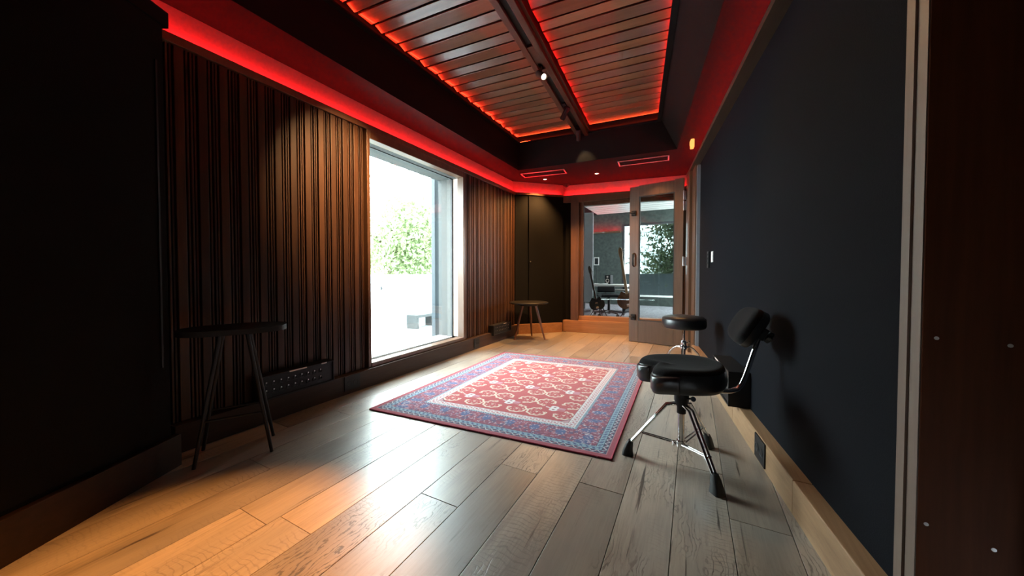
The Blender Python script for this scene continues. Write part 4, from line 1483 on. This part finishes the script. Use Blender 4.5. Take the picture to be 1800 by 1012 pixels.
def far_table():
    t = empty('round_table', (-2.075, 4.455, 0.0), 0)
    tag(t, 'round black-topped table on splayed walnut legs in the far corner', 'table')
    MB().lathe([(0, 0.515), (0.262, 0.515), (0.280, 0.524), (0.280, 0.533), (0.272, 0.538), (0, 0.538)], 48).build('tabletop', M['table_black'], t)
    MB().lathe([(0, 0.485), (0.13, 0.485), (0.14, 0.515), (0, 0.515)], 32).build('apron', M['black_metal'], t)
    for (fx, fy) in ((-2.225, 4.300), (-1.845, 4.500), (-2.14, 4.70)):
        d = Vector((fx + 2.075, fy - 4.455, 0))
        MB().tube([d * 0.42 + Vector((0, 0, 0.50)), d * 0.72 + Vector((0, 0, 0.25)), d + Vector((0, 0, 0.0))], [0.019, 0.016, 0.011], 14).build('leg', M['leg_wood'], t)


far_table()

# ---------------------------------------------------------------- terrace outside the window
tf = MB().box(-5.0, -2.79, -2.0, 8.0, -0.12, -0.02).build('floor_terrace', M['terrace'])
struct(tf, 'pale terrace floor outside the window')
pw = MB().box(-4.75, -4.60, -2.0, 9.0, -0.02, 0.90).box(-4.78, -4.57, -2.0, 9.0, 0.90, 0.925).build('wall_parapet', M['plaster'])
struct(pw, 'white terrace parapet outside the window')
dp = empty('drainpipe', (-2.91, 3.42, -0.02))
tag(dp, 'square blue-grey post standing outside the window edge', 'post')
MB().box(-0.03, 0.03, -0.045, 0.045, 0.0, 2.9, bev=0.004).build('shaft', M['post_paint'], dp)
MB().box(-0.055, 0.05, -0.06, 0.06, 0.0, 0.012, bev=0.002).build('base_plate', M['post_paint'], dp)
gb = empty('terrace_bench', (-4.3, 4.62, -0.02))
tag(gb, 'low grey bench frame on the terrace seen through the window', 'bench')
MB().box(-0.12, 0.12, -0.20, 0.32, 0.19, 0.24, bev=0.004).build('seat', M['concrete'], gb)
MB().box(-0.12, 0.12, -0.20, -0.145, 0.0, 0.19, bev=0.004).build('leg', M['concrete'], gb)
MB().box(-0.12, 0.12, 0.265, 0.32, 0.0, 0.19, bev=0.004).build('leg', M['concrete'], gb)
hk = empty('wall_hook', (-4.60, 4.03, 0.70))
tag(hk, 'small dark hook on the white terrace parapet', 'hook')
MB().box(0.0, 0.01, -0.012, 0.012, -0.03, 0.03, bev=0.002).build('plate', M['gasket'], hk)
MB().tube([(0.008, 0, 0.01), (0.035, 0.005, -0.01), (0.04, 0.012, -0.04), (0.03, 0.02, -0.055)], 0.005, 8).build('hook', M['gasket'], hk)


def tree(name, loc, h, crown, nleaf, label, seed, lsz=0.065, lm='leaf'):
    rn = random.Random(seed)
    t = empty(name, loc)
    tag(t, label, 'tree', 'trees beyond the terrace')
    mb = MB()
    mb.tube([(0, 0, 0), (0.06, 0.03, h * 0.25), (-0.03, 0.05, h * 0.5), (0.02, 0, h * 0.75)], [0.16, 0.13, 0.10, 0.06], 10)
    mb.build('trunk', M['bark'], t)
    tips = []
    for k in range(11):
        a = rn.uniform(0, 2 * PI)
        z0 = h * rn.uniform(0.22, 0.7)
        ln = crown * rn.uniform(0.5, 0.95)
        e = Vector((math.cos(a) * ln, math.sin(a) * ln, z0 + h * rn.uniform(0.02, 0.25)))
        m_ = Vector((math.cos(a) * ln * 0.5, math.sin(a) * ln * 0.5, z0 + h * 0.12))
        MB().tube([(0, 0, z0), m_, e], [0.05, 0.035, 0.012], 7).build('branch', M['bark'], t)
        tips += [m_, e, (m_ + e) / 2]
    lf = bmesh.new()
    for k in range(nleaf):
        c = rn.choice(tips) + Vector((rn.gauss(0, 1), rn.gauss(0, 1), rn.gauss(0, 0.8))) * crown * 0.27
        u = Vector((rn.gauss(0, 1), rn.gauss(0, 1), rn.gauss(0, 1))).normalized()
        v = u.cross(Vector((rn.gauss(0, 1), rn.gauss(0, 1), rn.gauss(0, 1)))).normalized()
        s = lsz * rn.uniform(0.6, 1.3)
        vs = [lf.verts.new(c + u * s), lf.verts.new(c + v * s * 0.45), lf.verts.new(c - u * s), lf.verts.new(c - v * s * 0.45)]
        lf.faces.new(vs)
    me = bpy.data.meshes.new('foliage')
    lf.to_mesh(me)
    lf.free()
    me.materials.append(M[lm])
    o = inst(me, 'foliage', t)
    o['kind'] = 'stuff'
    return t


tree('leafy_tree', (-8.0, 7.2, -1.0), 5.0, 2.3, 30000, 'pale green leafy tree right of centre beyond the terrace wall', 1)
tree('leafy_tree', (-15.5, 5.5, -1.0), 5.0, 2.6, 16000, 'leafy tree at the left of the window beyond the terrace wall', 2)
gr = MB().box(-30, -5.0, -20, 30, -1.1, -1.0).build('ground', plain('ground_soil', (0.32, 0.33, 0.28), 0.9, noise=0.3, nscale=3))
struct(gr, 'ground beyond the terrace')

# ---------------------------------------------------------------- control room behind the glass
CY0, CY1 = 5.62, 9.20
cf = MB().box(-3.2, 0.9, 5.45, 9.3, 0.03, 0.13).build('floor_control_room', M['ctrl_carpet'])
struct(cf, 'grey carpet of the control room behind the glass')
cwl = MB().box(-3.0, -2.9, 5.6, 9.3, 0.0, 2.6).build('wall_control_left', M['grey_wall'])
struct(cwl, 'grey left wall of the control room')
cwf = MB().box(-3.0, -1.62, 9.2, 9.32, 0.0, 2.6).box(-1.62, 0.4, 9.2, 9.32, 0.0, 0.35).box(-1.62, 0.4, 9.2, 9.32, 2.22, 2.6).box(0.4, 0.9, 9.2, 9.32, 0.0, 2.6).build('wall_control_far', M['concrete_green'])
struct(cwf, 'green-grey concrete far wall of the control room')
cwr = MB().box(0.82, 0.92, 5.6, 7.45, 0.0, 2.6).box(0.82, 0.92, 8.95, 9.3, 0.0, 2.6).box(0.82, 0.92, 7.45, 8.95, 0.0, 0.8).box(0.82, 0.92, 7.45, 8.95, 2.25, 2.6).build('wall_control_right', M['grey_wall'])  # side opening is out of view, added to let daylight into the control room
struct(cwr, 'right wall of the control room with an added unseen opening for daylight')
cc = MB().box(-3.0, 0.92, 5.5, 9.3, 2.52, 2.6).build('ceiling_control_room', M['soffit'])
struct(cc, 'control room ceiling of pale boards')
for k in range(13):
    MB().box(-2.15, 0.7, 5.72 + k * 0.235, 5.92 + k * 0.235, 2.44, 2.46, bev=0.003).build('board', M['ctrl_ceiling'], cc)
w3 = empty('window_3', (-0.61, 9.2, 0.0))
struct(w3, 'control room window onto trees and a grey parapet')
MB().box(-1.01, -0.96, 0.0, 0.12, 0.35, 2.22, bev=0.003).build('side_frame', M['gasket'], w3)
MB().box(0.96, 1.01, 0.0, 0.12, 0.35, 2.22, bev=0.003).build('side_frame', M['gasket'], w3)
MB().box(-0.96, 0.96, 0.0, 0.12, 2.17, 2.22, bev=0.003).build('head_frame', M['gasket'], w3)
MB().box(-0.96, 0.96, 0.0, 0.12, 0.35, 0.39, bev=0.003).build('sill_frame', M['white'], w3)
MB().box(-0.96, 0.96, 0.06, 0.066, 0.39, 2.17).build('glass_pane', M['glass3'], w3)
hs = empty('white_house', (-4.75, 41.5, -1.0))
tag(hs, 'white flat-roofed house far beyond the control room window', 'building')
MB().box(-1.85, 1.85, -1.5, 3.0, 0.0, 6.5).build('walls', M['plaster'], hs)
MB().box(-1.9, 1.9, -1.55, 3.05, 6.5, 6.66, bev=0.01).build('roof_slab', M['plaster'], hs)

p2 = MB().box(-3.0, 3.0, 10.6, 10.75, -0.5, 0.93).build('wall_parapet_far', M['parapet_grey'])
struct(p2, 'grey-blue parapet beyond the control room window')
tree('leafy_tree', (0.25, 12.6, -1.0), 4.6, 1.6, 26000, 'green tree seen through the glass of the open door', 5, lm='leaf_dark')
led_strip('light_strip', [(-2.5, 9.13, 2.035), (-1.66, 9.13, 2.035)], M['led'], 'red light strip in the control room behind the glass')
cvr = MB().box(-2.9, -1.64, 9.08, 9.2, 2.0, 2.03, bev=0.002).box(-2.9, -1.64, 9.08, 9.09, 2.03, 2.045).build('trim_8', M['frame_wood'])
struct(cvr, 'ledge of the control room light strip')

# desk with equipment
dk = empty('studio_desk', (-1.72, 7.5, 0.13))
tag(dk, 'white desk with equipment in the control room', 'desk')
MB().box(-0.55, 0.55, -0.35, 0.35, 0.54, 0.58, bev=0.004).build('desktop', M['desk'], dk)
MB().box(0.0, 0.60, -0.50, -0.10, 0.47, 0.495, bev=0.003).build('keyboard_shelf', M['desk'], dk)
for sx in (-0.5, 0.5):
    MB().box(sx - 0.03, sx + 0.03, -0.3, 0.3, 0.0, 0.54, bev=0.003).build('leg_panel', M['black_metal'], dk)


def small_monitor(loc, rz, label, cone):
    m_ = empty('desk_speaker', loc, rz)
    tag(m_, label, 'speaker')
    MB().box(-0.07, 0.07, -0.06, 0.06, 0.0, 0.20, bev=0.006).build('cabinet', M['black_plastic'], m_)
    MB().lathe([(0.045, 0.0), (0.045, 0.006), (0.036, 0.006), (0.012, -0.01), (0, -0.006)], 20, mtx=Matrix.Translation((0, -0.06, 0.075)) @ Matrix.Rotation(R(90), 4, 'X')).build('cone', cone, m_)
    MB().lathe([(0.02, 0.0), (0.02, 0.004), (0, 0.006)], 16, mtx=Matrix.Translation((0, -0.06, 0.16)) @ Matrix.Rotation(R(90), 4, 'X')).build('tweeter', cone, m_)


small_monitor((-2.05, 7.60, 0.71), 0.2, 'small black speaker at the left on the control room desk', M['white'])
small_monitor((-1.62, 7.65, 0.71), -0.3, 'small black speaker at the right on the control room desk', M['label'])
nt2 = empty('open_book', (-1.72, 7.36, 0.71), 0.3)
tag(nt2, 'open white score sheets on the control room desk', 'book')
MB().box(-0.14, -0.002, -0.1, 0.1, 0.0, 0.012, bev=0.002, rot=Matrix.Rotation(R(6), 3, 'Y')).build('page_stack', M['white'], nt2)
MB().box(0.002, 0.14, -0.1, 0.1, 0.0, 0.012, bev=0.002, rot=Matrix.Rotation(R(-6), 3, 'Y')).build('page_stack', M['white'], nt2)
pf_ = empty('picture_frame', (-1.92, 7.75, 0.71), 0.1)
tag(pf_, 'white upright frame on a stand above the desk', 'frame')
MB().tube([(0, 0, 0), (0, 0, 0.42)], 0.008, 8).lathe([(0, 0), (0.05, 0), (0.05, 0.008), (0, 0.01)], 16).build('stand', M['black_metal'], pf_)
MB().box(-0.055, 0.055, -0.01, 0.01, 0.42, 0.44, bev=0.002).box(-0.055, 0.055, -0.01, 0.01, 0.58, 0.60, bev=0.002).box(-0.055, -0.04, -0.01, 0.01, 0.44, 0.58, bev=0.002).box(0.04, 0.055, -0.01, 0.01, 0.44, 0.58, bev=0.002).build('border', M['white'], pf_)
MB().box(-0.04, 0.04, -0.004, 0.004, 0.44, 0.58).build('screen', M['gasket'], pf_)

# office chair
oc = empty('office_chair', (-1.42, 6.72, 0.13), 0.5)
tag(oc, 'dark office chair pulled up at the control room desk', 'chair')
MB().box(-0.20, 0.20, -0.20, 0.20, 0.36, 0.42, bev=0.025).build('seat', M['vinyl'], oc)
MB().box(-0.18, 0.18, 0.17, 0.21, 0.44, 0.56, bev=0.018).build('backrest', M['vinyl'], oc)
MB().tube([(0, 0, 0.36), (0, 0, 0.08)], 0.025, 12).tube([(0, 0.15, 0.37), (0, 0.23, 0.42), (0, 0.21, 0.5)], 0.012, 8).build('gas_post', M['black_metal'], oc)
for k in range(5):
    a = 2 * PI * k / 5
    l_ = MB().tube([(0, 0, 0.09), (0.27 * math.cos(a), 0.27 * math.sin(a), 0.06)], [0.022, 0.014], 8).build('base_arm', M['black_metal'], oc)
    MB().lathe([(0, -0.012), (0.027, -0.012), (0.027, 0.012), (0, 0.012)], 14, mtx=Matrix.Translation((0.28 * math.cos(a), 0.28 * math.sin(a), 0.027)) @ Matrix.Rotation(PI / 2, 4, 'X')).build('caster', M['rubber'], l_)


def guitar(loc, rz, lean, label, body_m, neck_m, sc=1.0):
    g = empty('electric_guitar', loc, rz)
    tag(g, label, 'guitar', 'guitars on stands in the control room')
    Mx = Matrix.Translation((0, 0, 0.10)) @ Matrix.Rotation(lean, 4, 'Y') @ Matrix.Scale(sc, 4)
    pts = []
    for k in range(56):
        th = 2 * PI * k / 56
        r = 0.19 * (1 - 0.20 * math.cos(2 * th) * -1) * (1 - 0.16 * math.exp(-((abs(((th + PI) % (2 * PI)) - PI) - 1.45) / 0.25) ** 2))
        r *= 1 + 0.22 * math.exp(-((abs(((th - PI / 2 + PI) % (2 * PI)) - PI) - 0.55) / 0.2) ** 2)
        pts.append((r * 0.86 * math.cos(th), r * math.sin(th) + 0.22))
    mb = MB()
    lo = [tuple(Mx @ Vector((x, 0.02, z))) for x, z in pts]
    hi = [tuple(Mx @ Vector((x, -0.02, z))) for x, z in pts]
    mb.loft([lo, hi])
    mb.build('body', body_m, g)
    nk = MB().box(-0.024, 0.024, -0.034, -0.012, 0.34, 1.02, bev=0.004)
    nk.bm.transform(Mx)
    nk.build('neck', neck_m, g)
    hd = MB().prism([(-0.028, 0), (0.024, 0), (0.042, 0.08), (0.03, 0.17), (0.0, 0.20), (-0.034, 0.15), (-0.036, 0.05)], -0.008, 0.008, bev=0.002)
    hd.bm.transform(Mx @ Matrix.Translation((0, -0.022, 1.02)) @ Matrix.Rotation(R(90), 4, 'X'))
    h_ = hd.build('headstock', neck_m, g)
    for k in range(4):
        tp = MB().tube([(0.036, -0.02, 1.05 + k * 0.035), (0.062, -0.02, 1.055 + k * 0.035)], 0.004, 6).lathe([(0, 0), (0.009, 0), (0.009, 0.006), (0, 0.007)], 8, mtx=Matrix.Translation((0.06, -0.02, 1.055 + k * 0.035)) @ Matrix.Rotation(R(90), 4, 'Y'))
        tp.bm.transform(Mx)
        tp.build('tuning_peg', M['chrome'], h_)
    bg = MB().box(-0.035, 0.035, -0.03, -0.02, 0.11, 0.16, bev=0.003).box(-0.03, 0.03, -0.028, -0.02, 0.24, 0.265, bev=0.002)
    bg.bm.transform(Mx)
    bg.build('bridge', M['chrome'], g)
    # stand
    st = empty('guitar_stand', loc, rz)
    tag(st, 'black stand under the ' + label.split(' leaning')[0], 'guitar stand', 'guitar stands in the control room')
    for k in range(3):
        a = 2 * PI * k / 3 + PI / 2
        MB().tube([(0, 0.07, 0.30), (0.2 * math.cos(a), 0.07 + 0.2 * math.sin(a), 0.0)], 0.009, 8).build('leg', M['black_metal'], st)
    MB().tube([(-0.10, 0.03, 0.115), (-0.08, 0.07, 0.10), (0.08, 0.07, 0.10), (0.10, 0.03, 0.115)], 0.010, 8).tube([(0, 0.07, 0.10), (0, 0.07, 0.32)], 0.010, 8).build('yoke', M['black_metal'], st)
    return g


guitar((-1.00, 6.55, 0.13), 0.0, R(-9), 'brown bass guitar with long neck leaning beside the open door', M['sunburst'], M['maple'])
guitar((-1.50, 6.25, 0.13), 0.0, R(-12), 'dark guitar leaning at the left behind the studio glass', M['black_plastic'], M['beam_wood'], 0.72)

# translucent grey panel at the left of the control room
gp = empty('grey_screen', (-1.86, 6.62, 0.13), 0.15)
tag(gp, 'tall pale grey acoustic screen at the left behind the glass', 'screen')
MB().box(-0.15, 0.15, -0.02, 0.02, 0.26, 2.0, bev=0.006).build('panel', M['grey_wall'], gp)
for sx in (-0.12, 0.12):
    MB().box(sx - 0.015, sx + 0.015, -0.14, 0.14, 0.0, 0.03, bev=0.005).box(sx - 0.01, sx + 0.01, -0.01, 0.01, 0.03, 0.26).build('foot', M['white'], gp)

# cables
for (pts, label) in (([(-1.50, 6.18, 0.137), (-1.42, 6.08, 0.137), (-1.28, 5.95, 0.137), (-1.22, 5.80, 0.137), (-1.19, 5.68, 0.137)], 'white cable trailing from the dark guitar across the carpet'),
                     ([(-1.0, 6.42, 0.137), (-1.05, 6.2, 0.137), (-1.13, 5.95, 0.137), (-1.05, 5.75, 0.137)], 'white cable trailing from the brown bass across the carpet')):
    cb = MB().tube(pts, 0.007, 8).build('audio_cable', M['white'])
    tag(cb, label, 'cable')
pg = empty('plug_block', (-1.07, 5.70, 0.13), 0.3)
tag(pg, 'white plug block on the carpet just behind the glass', 'plug block')
MB().box(-0.09, 0.09, -0.03, 0.03, 0.0, 0.035, bev=0.005).build('housing', M['white'], pg)
for k in (-1, 0, 1):
    MB().lathe([(0, 0.035), (0.017, 0.035), (0.017, 0.037), (0, 0.037)], 14, c=(k * 0.052, 0)).build('socket', M['gasket'], pg)
